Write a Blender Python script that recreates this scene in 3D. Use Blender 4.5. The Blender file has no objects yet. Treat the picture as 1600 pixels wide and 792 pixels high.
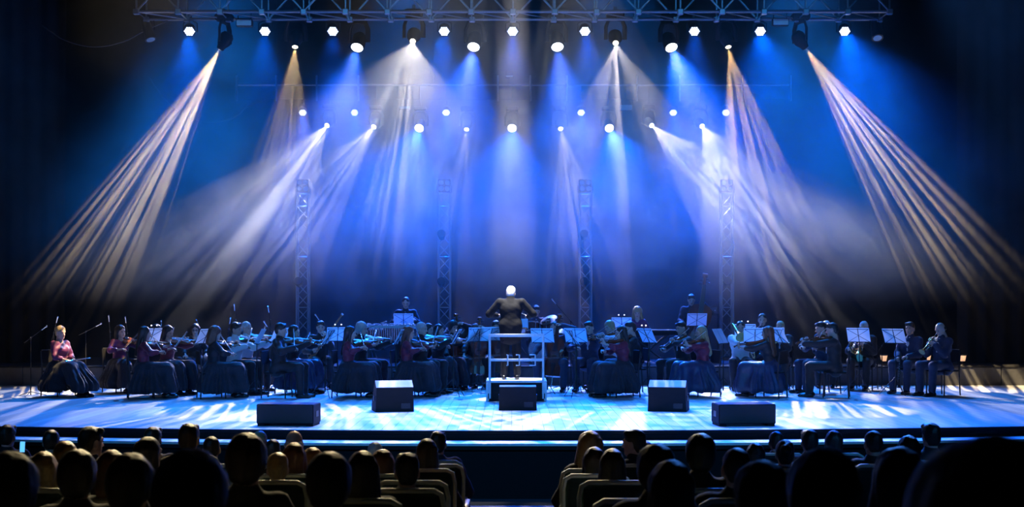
import bpy, math, random
import numpy as np
from mathutils import Vector, Matrix

random.seed(7)
rng = np.random.default_rng(7)
sc = bpy.context.scene
COL = sc.collection
PI = math.pi

# ------------------------------------------------------------------ camera
F = 2150.0                      # focal length in pixels of the 1600 px wide frame
CAM_Y, CAM_Z, HORIZON = -25.0, 1.7, 472.0
cam_data = bpy.data.cameras.new('camera')
cam = bpy.data.objects.new('camera', cam_data)
COL.objects.link(cam)
cam.location = (0, CAM_Y, CAM_Z)
cam.rotation_euler = (PI / 2, 0, 0)
cam_data.sensor_width = 36
cam_data.lens = 36 * F / 1600
cam_data.shift_y = (HORIZON - 396) / 1600
cam_data.dof.use_dof = True
cam_data.dof.focus_distance = 25.0
cam_data.dof.aperture_fstop = 4.0
cam_data.clip_end = 200
sc.camera = cam

# ------------------------------------------------------------------ world, colour, sampling
world = bpy.data.worlds.new('world')
sc.world = world
world.use_nodes = True
world.node_tree.nodes['Background'].inputs[0].default_value = (0.02, 0.08, 0.25, 1)
world.node_tree.nodes['Background'].inputs[1].default_value = 0.0
sc.view_settings.view_transform = 'Standard'
sc.view_settings.look = 'None'
sc.view_settings.gamma = 1
sc.view_settings.use_curve_mapping = False
sc.view_settings.exposure = 0.0
sc.cycles.max_bounces = 4
sc.cycles.diffuse_bounces = 2
sc.cycles.glossy_bounces = 2
sc.cycles.transmission_bounces = 2
sc.cycles.transparent_max_bounces = 8
sc.cycles.sample_clamp_indirect = 3.0

def at(u, v, d):
    """point of the hall seen at pixel (u, v), d metres in front of the camera"""
    return Vector(((u - 800) * d / F, CAM_Y + d, CAM_Z + (HORIZON - v) * d / F))

def at_z(u, d, z):
    return Vector(((u - 800) * d / F, CAM_Y + d, z))

# ------------------------------------------------------------------ stage washes hung out of view
def look(d, p=None):
    """lamp orientation: -Z along d, slots of the gobo rolled to run towards the middle of the hall"""
    z = -Vector(d).normalized()
    y = Vector((0, 1, 0)) if p is None else (Vector(p) - Vector((0, -25, 1.7))).normalized()
    y = y - z * y.dot(z)
    if y.length < .05: y = Vector((0, 0, 1)) - z * z.z
    y.normalize(); x = y.cross(z)
    return Matrix((x, y, z)).transposed().to_euler()

def spot_light(name, p, target, angle, colour, watts, blend=0.5, soft=0.06, parent=None, nodes=None, roll=None):
    L = bpy.data.lights.new(name, 'SPOT')
    L.energy = watts
    L.color = colour
    L.spot_size = math.radians(angle)
    L.spot_blend = blend
    L.shadow_soft_size = soft
    o = bpy.data.objects.new(name, L)
    COL.objects.link(o)
    o.location = p
    o.rotation_euler = look(Vector(target) - Vector(p), roll)
    if nodes:
        nodes(L)
    return o

def gobo(scale=26, stretch=1.0, lo=0.22, hi=0.48, floor_=0.02, seed=0.0, warm=None):
    """break-up gobo: a voronoi plate in front of the lens, in the lamp's own direction space"""
    def f(L):
        L.use_nodes = True
        n = L.node_tree
        em = n.nodes['Emission']
        tc = n.nodes.new('ShaderNodeTexCoord')
        sx = n.nodes.new('ShaderNodeSeparateXYZ')
        n.links.new(tc.outputs['Normal'], sx.inputs[0])
        cb = n.nodes.new('ShaderNodeCombineXYZ')
        for i in range(3):
            n.links.new(sx.outputs[2], cb.inputs[i])
        dv = n.nodes.new('ShaderNodeVectorMath'); dv.operation = 'DIVIDE'
        n.links.new(tc.outputs['Normal'], dv.inputs[0]); n.links.new(cb.outputs[0], dv.inputs[1])
        mp = n.nodes.new('ShaderNodeMapping')
        mp.inputs['Scale'].default_value = (scale, scale * stretch, 1)
        mp.inputs['Location'].default_value = (seed, seed * 1.7, 0)
        n.links.new(dv.outputs[0], mp.inputs['Vector'])
        vo = n.nodes.new('ShaderNodeTexVoronoi'); vo.voronoi_dimensions = '2D'
        vo.inputs['Scale'].default_value = 1.0
        n.links.new(mp.outputs[0], vo.inputs['Vector'])
        mr = n.nodes.new('ShaderNodeMapRange')
        mr.inputs[1].default_value = lo; mr.inputs[2].default_value = hi
        mr.inputs[3].default_value = 1.0; mr.inputs[4].default_value = floor_
        n.links.new(vo.outputs['Distance'], mr.inputs[0])
        n.links.new(mr.outputs[0], em.inputs['Strength'])
    return f

def stripes(scale, seed=0.0, a=0.46, b=0.60, stretch=0.02):
    """fine slot gobo: irregular slots that split the beam into many thin rays"""
    def f(L):
        L.use_nodes = True
        n = L.node_tree
        em = n.nodes['Emission']
        tc = n.nodes.new('ShaderNodeTexCoord')
        sx = n.nodes.new('ShaderNodeSeparateXYZ')
        n.links.new(tc.outputs['Normal'], sx.inputs[0])
        cb = n.nodes.new('ShaderNodeCombineXYZ')
        for i in range(3):
            n.links.new(sx.outputs[2], cb.inputs[i])
        dv = n.nodes.new('ShaderNodeVectorMath'); dv.operation = 'DIVIDE'
        n.links.new(tc.outputs['Normal'], dv.inputs[0]); n.links.new(cb.outputs[0], dv.inputs[1])
        mp = n.nodes.new('ShaderNodeMapping')
        mp.inputs['Scale'].default_value = (scale, scale * stretch, 1)
        mp.inputs['Location'].default_value = (seed * 3.3, seed * 1.7, 0)
        n.links.new(dv.outputs[0], mp.inputs['Vector'])
        no = n.nodes.new('ShaderNodeTexNoise'); no.noise_dimensions = '2D'
        no.inputs['Scale'].default_value = 1.0; no.inputs['Detail'].default_value = 1.5
        n.links.new(mp.outputs[0], no.inputs['Vector'])
        mr = n.nodes.new('ShaderNodeMapRange')
        mr.inputs[1].default_value = a; mr.inputs[2].default_value = b
        mr.inputs[3].default_value = .02; mr.inputs[4].default_value = 1.3
        n.links.new(no.outputs['Fac'], mr.inputs[0])
        n.links.new(mr.outputs[0], em.inputs['Strength'])
    return f

def hot_core(angle, core=(0.20, 0.30, 1.0), edge=(0.0, 0.10, 1.0), width=0.50, edge_gain=0.75):
    """wash lens: whitish core, deep blue skirt"""
    t = math.tan(math.radians(angle / 2))
    def f(L):
        L.use_nodes = True
        n = L.node_tree
        em = n.nodes['Emission']
        tc = n.nodes.new('ShaderNodeTexCoord')
        sx = n.nodes.new('ShaderNodeSeparateXYZ')
        n.links.new(tc.outputs['Normal'], sx.inputs[0])
        a = n.nodes.new('ShaderNodeMath'); a.operation = 'ARCCOSINE'
        ab = n.nodes.new('ShaderNodeMath'); ab.operation = 'ABSOLUTE'
        n.links.new(sx.outputs[2], ab.inputs[0]); n.links.new(ab.outputs[0], a.inputs[0])
        mr = n.nodes.new('ShaderNodeMapRange'); mr.interpolation_type = 'SMOOTHSTEP'
        mr.inputs[1].default_value = 0.25 * width * math.radians(angle / 2)
        mr.inputs[2].default_value = 1.25 * width * math.radians(angle / 2)
        mr.inputs[3].default_value = 1; mr.inputs[4].default_value = 0
        n.links.new(a.outputs[0], mr.inputs[0])
        mx = n.nodes.new('ShaderNodeMix'); mx.data_type = 'RGBA'
        n.links.new(mr.outputs[0], mx.inputs[0])
        mx.inputs[6].default_value = (edge[0] * edge_gain, edge[1] * edge_gain, edge[2] * edge_gain, 1)
        mx.inputs[7].default_value = (*core, 1)
        n.links.new(mx.outputs[2], em.inputs['Color'])
    return f

HAZE = 0.064
LW = (3600, 3400, 6800, 4500, 3500, 10000)     # watts: front pars, spots, washes; rear pars, spots, washes
BLUE = (0.03, 0.24, 1.0)
# blue top wash over the apron and the orchestra (bars above the frame)
for x in (-8.4, -4.2, 0.0, 4.2, 8.4):
    spot_light('apron_wash', (x, -4.6, 10.7), (x * 1.02, -4.6, 0), 44, BLUE, 3900 if abs(x) < 8 else 2600, 0.9, 0.25)
for x in (-6.2, -2.2, 2.2, 6.2):
    spot_light('orchestra_wash', (x, 6.5, 10.4), (x * 1.05, 0.3, 0), 42, (0.01, 0.22, 1.0), 10000, 0.8, 0.15)
# two white break-up profiles over the front of the stage
spot_light('white_profile', at(752, -160, 22.9), (-1.9, -5.0, 0), 38, (1, 0.98, 0.95), 2400, 0.3, 0.03,
           nodes=gobo(17, 1.0, 0.28, 0.55, 0.06, 3.1))
spot_light('white_profile', at(880, -160, 22.9), (1.9, -4.8, 0), 38, (1, 0.98, 0.95), 2400, 0.3, 0.03,
           nodes=gobo(17, 1.0, 0.28, 0.55, 0.06, 7.7))
spot_light('conductor_key', (0.05, -1.75, 10.6), (0.0, -1.05, 1.9), 7, (1, .96, .92), 32000, .5, .1)
# front-of-house blue fill from the balcony bars above the audience
for x in (-9, 9):
    spot_light('balcony_wash', (x, -27, 9.0), (x * -0.1, 2.0, 1.0), 34, (0.04, 0.36, 1.0), 4800, 0.8, 0.3)
# unseen rim lights added for the audience, no fixtures: warm over the left block and the aisle, blue over the right
for x, tx, c, w, an in ((-5.5, -4.4, (1, .80, .44), 6000, 24), (-1.8, -1.6, (1, .80, .44), 7500, 20), (1.2, .75, (1, .80, .44), 6000, 9), (5.0, 3.2, (.06, .27, 1), 8500, 22), (7.5, 5.4, (.06, .27, 1), 8500, 24)):
    spot_light('added_rim_light', (x, -.9, 8.7), (tx, -15.5, .4), an, c, w, .7, .1)

# ------------------------------------------------------------------ materials
MATS = {}
def M(name, col, rough=0.6, metal=0.0, var=0.25, scale=12.0, bump=0.0, emit=None, strength=0.0, spec=0.5, translucent=0.0, sheen=0.0):
    if name in MATS:
        return MATS[name]
    m = bpy.data.materials.new(name)
    m.use_nodes = True
    nt = m.node_tree
    b = nt.nodes['Principled BSDF']
    b.inputs['Roughness'].default_value = rough
    b.inputs['Metallic'].default_value = metal
    b.inputs['Specular IOR Level'].default_value = spec
    if sheen:
        b.inputs['Sheen Weight'].default_value = sheen
    tc = nt.nodes.new('ShaderNodeTexCoord')
    ns = nt.nodes.new('ShaderNodeTexNoise')
    ns.inputs['Scale'].default_value = scale
    ns.inputs['Detail'].default_value = 3
    nt.links.new(tc.outputs['Object'], ns.inputs['Vector'])
    rp = nt.nodes.new('ShaderNodeMix'); rp.data_type = 'RGBA'
    rp.inputs[6].default_value = tuple(c * (1 - var) for c in col) + (1,)
    rp.inputs[7].default_value = tuple(min(1, c * (1 + var)) for c in col) + (1,)
    nt.links.new(ns.outputs['Fac'], rp.inputs[0])
    nt.links.new(rp.outputs[2], b.inputs['Base Color'])
    if bump:
        bp = nt.nodes.new('ShaderNodeBump')
        bp.inputs['Strength'].default_value = bump
        bp.inputs['Distance'].default_value = 0.01
        nt.links.new(ns.outputs['Fac'], bp.inputs['Height'])
        nt.links.new(bp.outputs[0], b.inputs['Normal'])
    if emit:
        b.inputs['Emission Color'].default_value = (*emit, 1)
        b.inputs['Emission Strength'].default_value = strength
        m.cycles.emission_sampling = 'NONE'
    if translucent:
        tr = nt.nodes.new('ShaderNodeBsdfTranslucent')
        tr.inputs['Color'].default_value = (*col, 1)
        mx = nt.nodes.new('ShaderNodeMixShader')
        mx.inputs[0].default_value = translucent
        out = nt.nodes['Material Output']
        nt.links.new(b.outputs[0], mx.inputs[1]); nt.links.new(tr.outputs[0], mx.inputs[2])
        nt.links.new(mx.outputs[0], out.inputs[0])
    MATS[name] = m
    return m

M('stage_vinyl', (0.60, 0.60, 0.61), 0.42, 0, 0.18, 1.6, 0.0)
M('black_paint', (0.008, 0.008, 0.009), 0.75, spec=.2)
M('black_carpet', (0.010, 0.010, 0.011), 0.95, 0, 0.4, 60, 0.3)
M('riser_grey', (0.07, 0.07, 0.075), 0.8)
M('lit_top_pale', (0.22, 0.22, 0.23), 0.5)  # pale tone for the light on the tops of the black wedges
M('velour', (0.006, 0.005, 0.006), 0.95, 0, 0.4, 5, 0.2)
M('hall_dark', (0.005, 0.0045, 0.0045), 0.9)
M('aluminium', (0.36, 0.38, 0.40), 0.38, 0.85, 0.12, 30)
M('dark_metal', (0.03, 0.03, 0.034), 0.4, 0.6)
M('chrome', (0.75, 0.76, 0.78), 0.2, 1.0)
M('black_plastic', (0.010, 0.010, 0.012), 0.75, spec=.2)
M('grille', (0.028, 0.026, 0.027), 0.6, 0.2, 0.5, 220, 0.4)
M('paper', (0.82, 0.83, 0.84), 0.8, 0, 0.05, 25, 0, translucent=0.6)
M('brass', (0.78, 0.55, 0.22), 0.25, 1.0)
M('silver', (0.85, 0.86, 0.88), 0.22, 1.0)
M('varnish', (0.20, 0.055, 0.02), 0.25, 0, 0.35, 9)
M('dark_varnish', (0.11, 0.03, 0.013), 0.25, 0, 0.35, 7)
M('ebony', (0.012, 0.011, 0.011), 0.3)
M('bow_wood', (0.26, 0.10, 0.035), 0.35)
M('horsehair', (0.75, 0.73, 0.68), 0.7)
M('maple', (0.45, 0.16, 0.07), 0.3)
M('skin', (0.60, 0.40, 0.31), 0.5, 0, 0.08, 14, spec=0.35)
M('skin_tan', (0.50, 0.31, 0.23), 0.5, 0, 0.08, 14, spec=0.35)
M('eye', (0.03, 0.025, 0.025), 0.2)
M('lips', (0.35, 0.11, 0.10), 0.4)
M('hair_black', (0.011, 0.008, 0.007), 0.5, 0, 0.5, 45, 0.4, spec=.6)
M('hair_brown', (0.025, 0.014, 0.008), 0.5, 0, 0.5, 45, 0.4, spec=.6)
M('hair_auburn', (0.12, 0.045, 0.02), 0.5, 0, 0.5, 45, 0.4, spec=.6)
M('hair_blond', (0.42, 0.29, 0.14), 0.45, 0, 0.4, 45, 0.4)
M('hair_grey', (0.50, 0.48, 0.46), 0.5, 0, 0.3, 45, 0.4)
M('hair_white', (0.78, 0.74, 0.70), 0.5, 0, 0.2, 45, 0.4)
M('suit_black', (0.012, 0.012, 0.015), 0.7, 0, 0.3, 30, 0.2, sheen=0.05)
M('suit_navy', (0.02, 0.03, 0.07), 0.7, 0, 0.3, 30, 0.2, sheen=0.06)
M('tailcoat', (0.006, 0.006, 0.007), 0.8, 0, 0.3, 30, 0.2, spec=.25)
M('shirt_white', (0.72, 0.72, 0.73), 0.75, 0, 0.06, 20, 0.2)
M('burgundy', (0.16, 0.012, 0.035), 0.6, 0, 0.3, 25, 0.3, sheen=0.06)
M('plum', (0.12, 0.015, 0.09), 0.6, 0, 0.3, 25, 0.3, sheen=0.06)
M('blouse_black', (0.012, 0.011, 0.016), 0.65, 0, 0.3, 25, 0.2, sheen=0.05)
M('tulle', (0.016, 0.018, 0.028), 0.75, 0, 0.5, 40, 0.5, sheen=0.08)
M('satin', (0.02, 0.04, 0.10), 0.42, 0, 0.4, 18, 0.3)
M('shoe', (0.012, 0.011, 0.011), 0.25)
M('seat_fabric', (0.012, 0.035, 0.032), 0.9, 0, 0.3, 60, 0.3)
M('seat_piping', (0.62, 0.70, 0.58), 0.5)
M('seat_cap', (0.55, 0.52, 0.55), 0.4)
M('coat_dark', (0.022, 0.020, 0.022), 0.85, 0, 0.3, 30, 0.3)
M('coat_grey', (0.07, 0.07, 0.08), 0.85, 0, 0.3, 30, 0.3)
M('coat_white', (0.45, 0.43, 0.42), 0.8, 0, 0.15, 30, 0.2)
M('coat_red', (0.11, 0.02, 0.018), 0.85, 0, 0.3, 30, 0.3)
M('drum_shell', (0.05, 0.012, 0.012), 0.25)
M('drum_skin', (0.75, 0.75, 0.74), 0.55)
M('cymbal', (0.16, 0.14, 0.09), 0.55, 1.0, 0.15, 50)
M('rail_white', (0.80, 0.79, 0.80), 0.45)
M('key_white', (0.8, 0.8, 0.78), 0.35)
M('led_blue', (0.1, 0.1, 0.2), 0.3, emit=(0.50, 0.62, 1.0), strength=6)
M('lens_blue', (0.1, 0.1, 0.2), 0.3, emit=(0.75, 0.82, 1.0), strength=14)
M('lens_warm', (0.2, 0.18, 0.1), 0.3, emit=(1.0, 0.86, 0.62), strength=9)
M('lens_white', (0.2, 0.18, 0.1), 0.3, emit=(1.0, 0.95, 0.90), strength=12)
M('stand_lamp_glow', (0.5, 0.5, 0.5), 0.3, emit=(0.9, 0.85, 1.0), strength=3)
M('work_lamp_glow', (0.5, 0.4, 0.3), 0.3, emit=(1.0, 0.55, 0.28), strength=0.9)
M('phone_screen', (0.02, 0.05, 0.1), 0.2, emit=(0.1, 0.45, 1.0), strength=1.5)
M('lens_glass', (0.25, 0.4, 0.55), 0.15, 0.2)
M('panel_white', (0.62, 0.60, 0.58), 0.35, 0.3)
M('cable_rubber', (0.05, 0.05, 0.055), 0.5)
M('flood_face', (0.35, 0.55, 0.62), 0.3, 0.2)

# ------------------------------------------------------------------ mesh helpers
def frame(o, y, z):
    """matrix with origin o, local Y along y, local Z near z"""
    y = Vector(y).normalized(); z = Vector(z)
    x = y.cross(z).normalized(); z = x.cross(y)
    m = Matrix((x, y, z)).transposed().to_4x4()
    m.translation = Vector(o)
    return m

class MB:
    def __init__(s):
        s.v = []; s.f = []; s.mi = []; s.cur = 0
    def add(s, v, f):
        o = len(s.v)
        s.v.extend([tuple(p) for p in v])
        s.f.extend([tuple(i + o for i in q) for q in f])
        s.mi.extend([s.cur] * len(f))
    def box(s, lo, hi, mtx=None):
        v = [Vector((x, y, z)) for x in (lo[0], hi[0]) for y in (lo[1], hi[1]) for z in (lo[2], hi[2])]
        if mtx: v = [mtx @ p for p in v]
        s.add(v, [(0, 1, 3, 2), (4, 6, 7, 5), (0, 4, 5, 1), (2, 3, 7, 6), (0, 2, 6, 4), (1, 5, 7, 3)])
    def bevel_box(s, lo, hi, b, mtx=None):
        """box with chamfered vertical and top edges: stacked octagon rings"""
        x0, y0, z0 = lo; x1, y1, z1 = hi
        def ring(i, z):
            a, c, d, e = x0 + i, x1 - i, y0 + i, y1 - i
            return [(a + b, d, z), (c - b, d, z), (c, d + b, z), (c, e - b, z), (c - b, e, z), (a + b, e, z), (a, e - b, z), (a, d + b, z)]
        rs = [ring(b * .6, z0), ring(0, z0 + b), ring(0, z1 - b), ring(b * .6, z1)]
        v = [Vector(p) for r in rs for p in r]
        if mtx: v = [mtx @ p for p in v]
        f = [tuple(range(7, -1, -1)), tuple(range(24, 32))]
        for k in range(3):
            for i in range(8):
                j = (i + 1) % 8
                f.append((k * 8 + i, k * 8 + j, k * 8 + 8 + j, k * 8 + 8 + i))
        s.add(v, f)
    def cyl(s, a, b, r0, r1=None, n=8, caps=True):
        r1 = r0 if r1 is None else r1
        s.tube([a, b], [r0, r1], n, caps)
    def tube(s, pts, rads, n=8, caps=True, flat=None):
        pts = [Vector(p) for p in pts]
        if not hasattr(rads, '__len__'): rads = [rads] * len(pts)
        v = []; f = []
        prev = None
        for i, p in enumerate(pts):
            t = (pts[min(i + 1, len(pts) - 1)] - pts[max(i - 1, 0)])
            if t.length < 1e-9: t = Vector((0, 0, 1))
            t.normalize()
            if prev is None:
                ref = Vector(flat) if flat is not None else (Vector((0, 0, 1)) if abs(t.z) < .9 else Vector((1, 0, 0)))
            else:
                ref = prev
            x = (ref - t * ref.dot(t))
            if x.length < 1e-6: x = t.orthogonal()
            x.normalize(); y = t.cross(x); prev = x
            r = rads[i]
            rx, ry = r if hasattr(r, '__len__') else (r, r)
            for k in range(n):
                a = 2 * PI * k / n
                v.append(p + x * math.cos(a) * rx + y * math.sin(a) * ry)
        for i in range(len(pts) - 1):
            for k in range(n):
                j = (k + 1) % n
                f.append((i * n + k, i * n + j, (i + 1) * n + j, (i + 1) * n + k))
        if caps:
            f.append(tuple(range(n - 1, -1, -1)))
            f.append(tuple(range((len(pts) - 1) * n, len(pts) * n)))
        s.add(v, f)
    def lathe(s, prof, n=16, mtx=None, close=False):
        """profile of (radius, z) turned about local Z"""
        v = []; f = []
        for r, z in prof:
            for k in range(n):
                a = 2 * PI * k / n
                v.append(Vector((r * math.cos(a), r * math.sin(a), z)))
        if mtx: v = [mtx @ p for p in v]
        for i in range(len(prof) - 1):
            for k in range(n):
                j = (k + 1) % n
                f.append((i * n + k, i * n + j, (i + 1) * n + j, (i + 1) * n + k))
        if prof[0][0] > 1e-4: f.append(tuple(range(n - 1, -1, -1)))
        if prof[-1][0] > 1e-4: f.append(tuple(range((len(prof) - 1) * n, len(prof) * n)))
        s.add(v, f)
    def ball(s, c, r, n=8, m=5, mtx=None):
        rx, ry, rz = r if hasattr(r, '__len__') else (r, r, r)
        v = []; f = []
        for i in range(m + 1):
            th = PI * (0.02 + .96 * i / m)
            for k in range(n):
                a = 2 * PI * k / n
                v.append(Vector((c[0] + rx * math.sin(th) * math.cos(a), c[1] + ry * math.sin(th) * math.sin(a), c[2] + rz * math.cos(th))))
        if mtx: v = [mtx @ p for p in v]
        for i in range(m):
            for k in range(n):
                j = (k + 1) % n
                f.append((i * n + k, (i + 1) * n + k, (i + 1) * n + j, i * n + j))
        f.append(tuple(range(n))); f.append(tuple(range((m + 1) * n - 1, m * n - 1, -1)))
        s.add(v, f)
    def prism(s, outline, z0, z1, mtx=None, bulge=0.0):
        """outline in XY extruded along Z; bulge raises the middle of both faces"""
        n = len(outline)
        v = [Vector((x, y, z0)) for x, y in outline] + [Vector((x, y, z1)) for x, y in outline]
        f = [(i, (i + 1) % n, n + (i + 1) % n, n + i) for i in range(n)]
        cx = sum(p[0] for p in outline) / n; cy = sum(p[1] for p in outline) / n
        sh = .55
        v += [Vector((cx + (x - cx) * sh, cy + (y - cy) * sh, z0 - bulge)) for x, y in outline]
        v += [Vector((cx + (x - cx) * sh, cy + (y - cy) * sh, z1 + bulge)) for x, y in outline]
        for i in range(n):
            j = (i + 1) % n
            f.append((j, i, 2 * n + i, 2 * n + j))
            f.append((n + i, n + j, 3 * n + j, 3 * n + i))
        f.append(tuple(range(3 * n - 1, 2 * n - 1, -1))); f.append(tuple(range(3 * n, 4 * n)))
        if mtx: v = [mtx @ p for p in v]
        s.add(v, f)
    def mesh(s, name, mats, smooth=False):
        me = bpy.data.meshes.new(name)
        me.from_pydata(s.v, [], s.f)
        for m in (mats if isinstance(mats, (list, tuple)) else [mats]):
            me.materials.append(MATS[m])
        if any(s.mi):
            me.polygons.foreach_set('material_index', s.mi)
        if smooth:
            me.polygons.foreach_set('use_smooth', [True] * len(me.polygons))
            try: me.set_sharp_from_angle(angle=math.radians(40))
            except Exception: pass
        me.update()
        return me

def put(name, me, parent=None, mtx=None):
    o = bpy.data.objects.new(name, me)
    COL.objects.link(o)
    if parent is not None: o.parent = parent
    if mtx is not None: o.matrix_basis = mtx
    return o

def tag(o, label, cat, group=None, kind=None):
    if label: o['label'] = label
    if cat: o['category'] = cat
    if group: o['group'] = group
    if kind: o['kind'] = kind
    return o

def thing(name, label, cat, mtx, group=None):
    o = bpy.data.objects.new(name, None)
    o.empty_display_size = 0.1
    COL.objects.link(o)
    o.matrix_basis = mtx
    return tag(o, label, cat, group)

def T(x, y, z): return Matrix.Translation((x, y, z))
def RZ(deg): return Matrix.Rotation(math.radians(deg), 4, 'Z')
def RX(deg): return Matrix.Rotation(math.radians(deg), 4, 'X')

CACHE = {}
def cached(key, fn):
    if key not in CACHE: CACHE[key] = fn()
    return CACHE[key]

def simple(key, mats, fn, smooth=False):
    def g():
        b = MB(); fn(b); return b.mesh(key, mats, smooth)
    return cached(key, g)

def bar_between(parent, name, a, b, me):
    """unit bar mesh (z 0..1, radius 1 baked) stretched between two points"""
    a = Vector(a); b = Vector(b); d = b - a
    m = Matrix.Translation(a) @ d.to_track_quat('Z', 'X').to_matrix().to_4x4() @ Matrix.Diagonal((1, 1, d.length, 1))
    return put(name, me, parent, m)

def unit_bar(r, mat, n=6):
    return simple('bar_%g_%s' % (r, mat), mat, lambda b: b.cyl((0, 0, 0), (0, 0, 1), r, r, n), True)

# ------------------------------------------------------------------ smooth implicit bodies -> one continuous mesh
def cap(a, b, ra, rb=None, s=(1, 1, 1), k=None):
    return (np.array(a, float), np.array(b, float), ra, ra if rb is None else rb, np.array(s, float), k)

def ell(c, r, k=None):
    m = min(r)
    return (np.array(c, float), np.array(c, float), m, m, np.array([r[0] / m, r[1] / m, r[2] / m]), k)

def implicit(prims, h, k=0.03, grow=0.0, post=None):
    lo = np.full(3, 1e9); hi = np.full(3, -1e9)
    for a, b, ra, rb, s, kk in prims:
        r = (max(ra, rb) + grow) * s
        lo = np.minimum(lo, np.minimum(a, b) - r); hi = np.maximum(hi, np.maximum(a, b) + r)
    lo -= 2.5 * h + .012; hi += 2.5 * h + .012
    n = np.ceil((hi - lo) / h).astype(int) + 1
    ax = [(lo[i] + h * np.arange(n[i])).astype(np.float32) for i in range(3)]
    f = np.full(n, 0.2, np.float32)
    for a, b, ra, rb, s, kk in prims:
        kk = k if kk is None else kk
        r = (max(ra, rb) + grow) * s + kk + 2.5 * h
        p0 = np.minimum(a, b) - r; p1 = np.maximum(a, b) + r
        i0 = np.clip(np.floor((p0 - lo) / h).astype(int), 0, n - 1); i1 = np.clip(np.ceil((p1 - lo) / h).astype(int) + 1, 1, n)
        X = ((ax[0][i0[0]:i1[0]] - a[0]) / s[0])[:, None, None]
        Y = ((ax[1][i0[1]:i1[1]] - a[1]) / s[1])[None, :, None]
        Z = ((ax[2][i0[2]:i1[2]] - a[2]) / s[2])[None, None, :]
        e = ((b - a) / s).astype(np.float32); L = float(e @ e)
        if L > 1e-9:
            t = np.clip((X * e[0] + Y * e[1] + Z * e[2]) / L, 0, 1)
            d = np.sqrt((X - t * e[0]) ** 2 + (Y - t * e[1]) ** 2 + (Z - t * e[2]) ** 2) - (ra + (rb - ra) * t)
        else:
            d = np.sqrt(X * X + Y * Y + Z * Z) - ra
        d = d * float(np.min(s)) - grow
        g = f[i0[0]:i1[0], i0[1]:i1[1], i0[2]:i1[2]]
        hh = np.maximum(kk - np.abs(g - d), 0) / max(kk, 1e-6)
        f[i0[0]:i1[0], i0[1]:i1[1], i0[2]:i1[2]] = np.minimum(g, d) - hh * hh * kk * .25
    if post is not None:
        f = post(f, ax[0][:, None, None], ax[1][None, :, None], ax[2][None, None, :]).astype(np.float32)
    f[0] = f[-1] = .1; f[:, 0] = f[:, -1] = .1; f[:, :, 0] = f[:, :, -1] = .1
    return nets(f, lo, h)

CORN = [(i, j, k) for i in (0, 1) for j in (0, 1) for k in (0, 1)]
EDGES = [(a, b) for a in range(8) for b in range(a + 1, 8) if sum(abs(CORN[a][q] - CORN[b][q]) for q in range(3)) == 1]
def nets(f, lo, h):
    s = f < 0
    c = np.zeros(tuple(x - 1 for x in f.shape), np.int8)
    nx, ny, nz = c.shape
    for i, j, k in CORN:
        c += s[i:i + nx, j:j + ny, k:k + nz]
    m = (c > 0) & (c < 8)
    ci = np.argwhere(m)
    idx = np.full(c.shape, -1, np.int64); idx[m] = np.arange(len(ci))
    val = [f[ci[:, 0] + q[0], ci[:, 1] + q[1], ci[:, 2] + q[2]] for q in CORN]
    acc = np.zeros((len(ci), 3)); cnt = np.zeros(len(ci))
    for a, b in EDGES:
        fa, fb = val[a], val[b]
        x = (fa < 0) != (fb < 0)
        t = np.where(x, fa / np.where(x, fa - fb, 1), 0)
        pa = np.array(CORN[a], float); pb = np.array(CORN[b], float)
        acc += x[:, None] * (pa + t[:, None] * (pb - pa)); cnt += x
    v = lo + h * (ci + acc / cnt[:, None])
    quads = []
    for axn in range(3):
        o1, o2 = [(1, 2), (2, 0), (0, 1)][axn]
        sl0 = [slice(1, -1)] * 3; sl1 = [slice(1, -1)] * 3
        sl0[axn] = slice(0, -1); sl1[axn] = slice(1, None)
        A = s[tuple(sl0)]; B = s[tuple(sl1)]
        e = np.argwhere(A != B)
        if not len(e): continue
        sign = A[e[:, 0], e[:, 1], e[:, 2]]
        base = e.copy()
        for q in range(3):
            if q != axn: base[:, q] += 1
        def cell(d1, d2):
            p = base.copy(); p[:, o1] -= d1; p[:, o2] -= d2
            return idx[p[:, 0], p[:, 1], p[:, 2]]
        q = np.stack([cell(1, 1), cell(0, 1), cell(0, 0), cell(1, 0)], 1)
        q[~sign] = q[~sign][:, ::-1]
        quads.append(q)
    q = np.concatenate(quads)
    q = q[(q >= 0).all(1)]
    return v, q

def np_mesh(name, parts, mats):
    """parts: list of (verts, quads, material index); MB pieces may follow as ('mb', MB, index)"""
    me = bpy.data.meshes.new(name)
    vs = []; fs = []; mi = []; off = 0
    for v, q, i in parts:
        if isinstance(v, str):
            mb = q
            vs.append(np.array([tuple(p) for p in mb.v], float))
            fs.extend([tuple(x + off for x in t) for t in mb.f]); mi.extend([i] * len(mb.f)); off += len(mb.v)
        else:
            vs.append(v); fs.extend((q + off).tolist()); mi.extend([i] * len(q)); off += len(v)
    me.from_pydata(np.concatenate(vs).tolist(), [], fs)
    for m in mats: me.materials.append(MATS[m])
    me.polygons.foreach_set('material_index', mi)
    me.polygons.foreach_set('use_smooth', [True] * len(fs))
    me.update()
    return me

# ------------------------------------------------------------------ people
def ik(s, w, l1, l2, pole):
    s = Vector(s); w = Vector(w); d = w - s
    L = min(d.length, (l1 + l2) * .995)
    dn = d.normalized()
    a = (l1 * l1 - l2 * l2 + L * L) / (2 * L)
    hgt = math.sqrt(max(l1 * l1 - a * a, 0))
    p = Vector(pole); p = p - dn * p.dot(dn)
    if p.length < 1e-5: p = dn.orthogonal()
    p.normalize()
    return s + dn * a + p * hgt, s + dn * L

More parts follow.
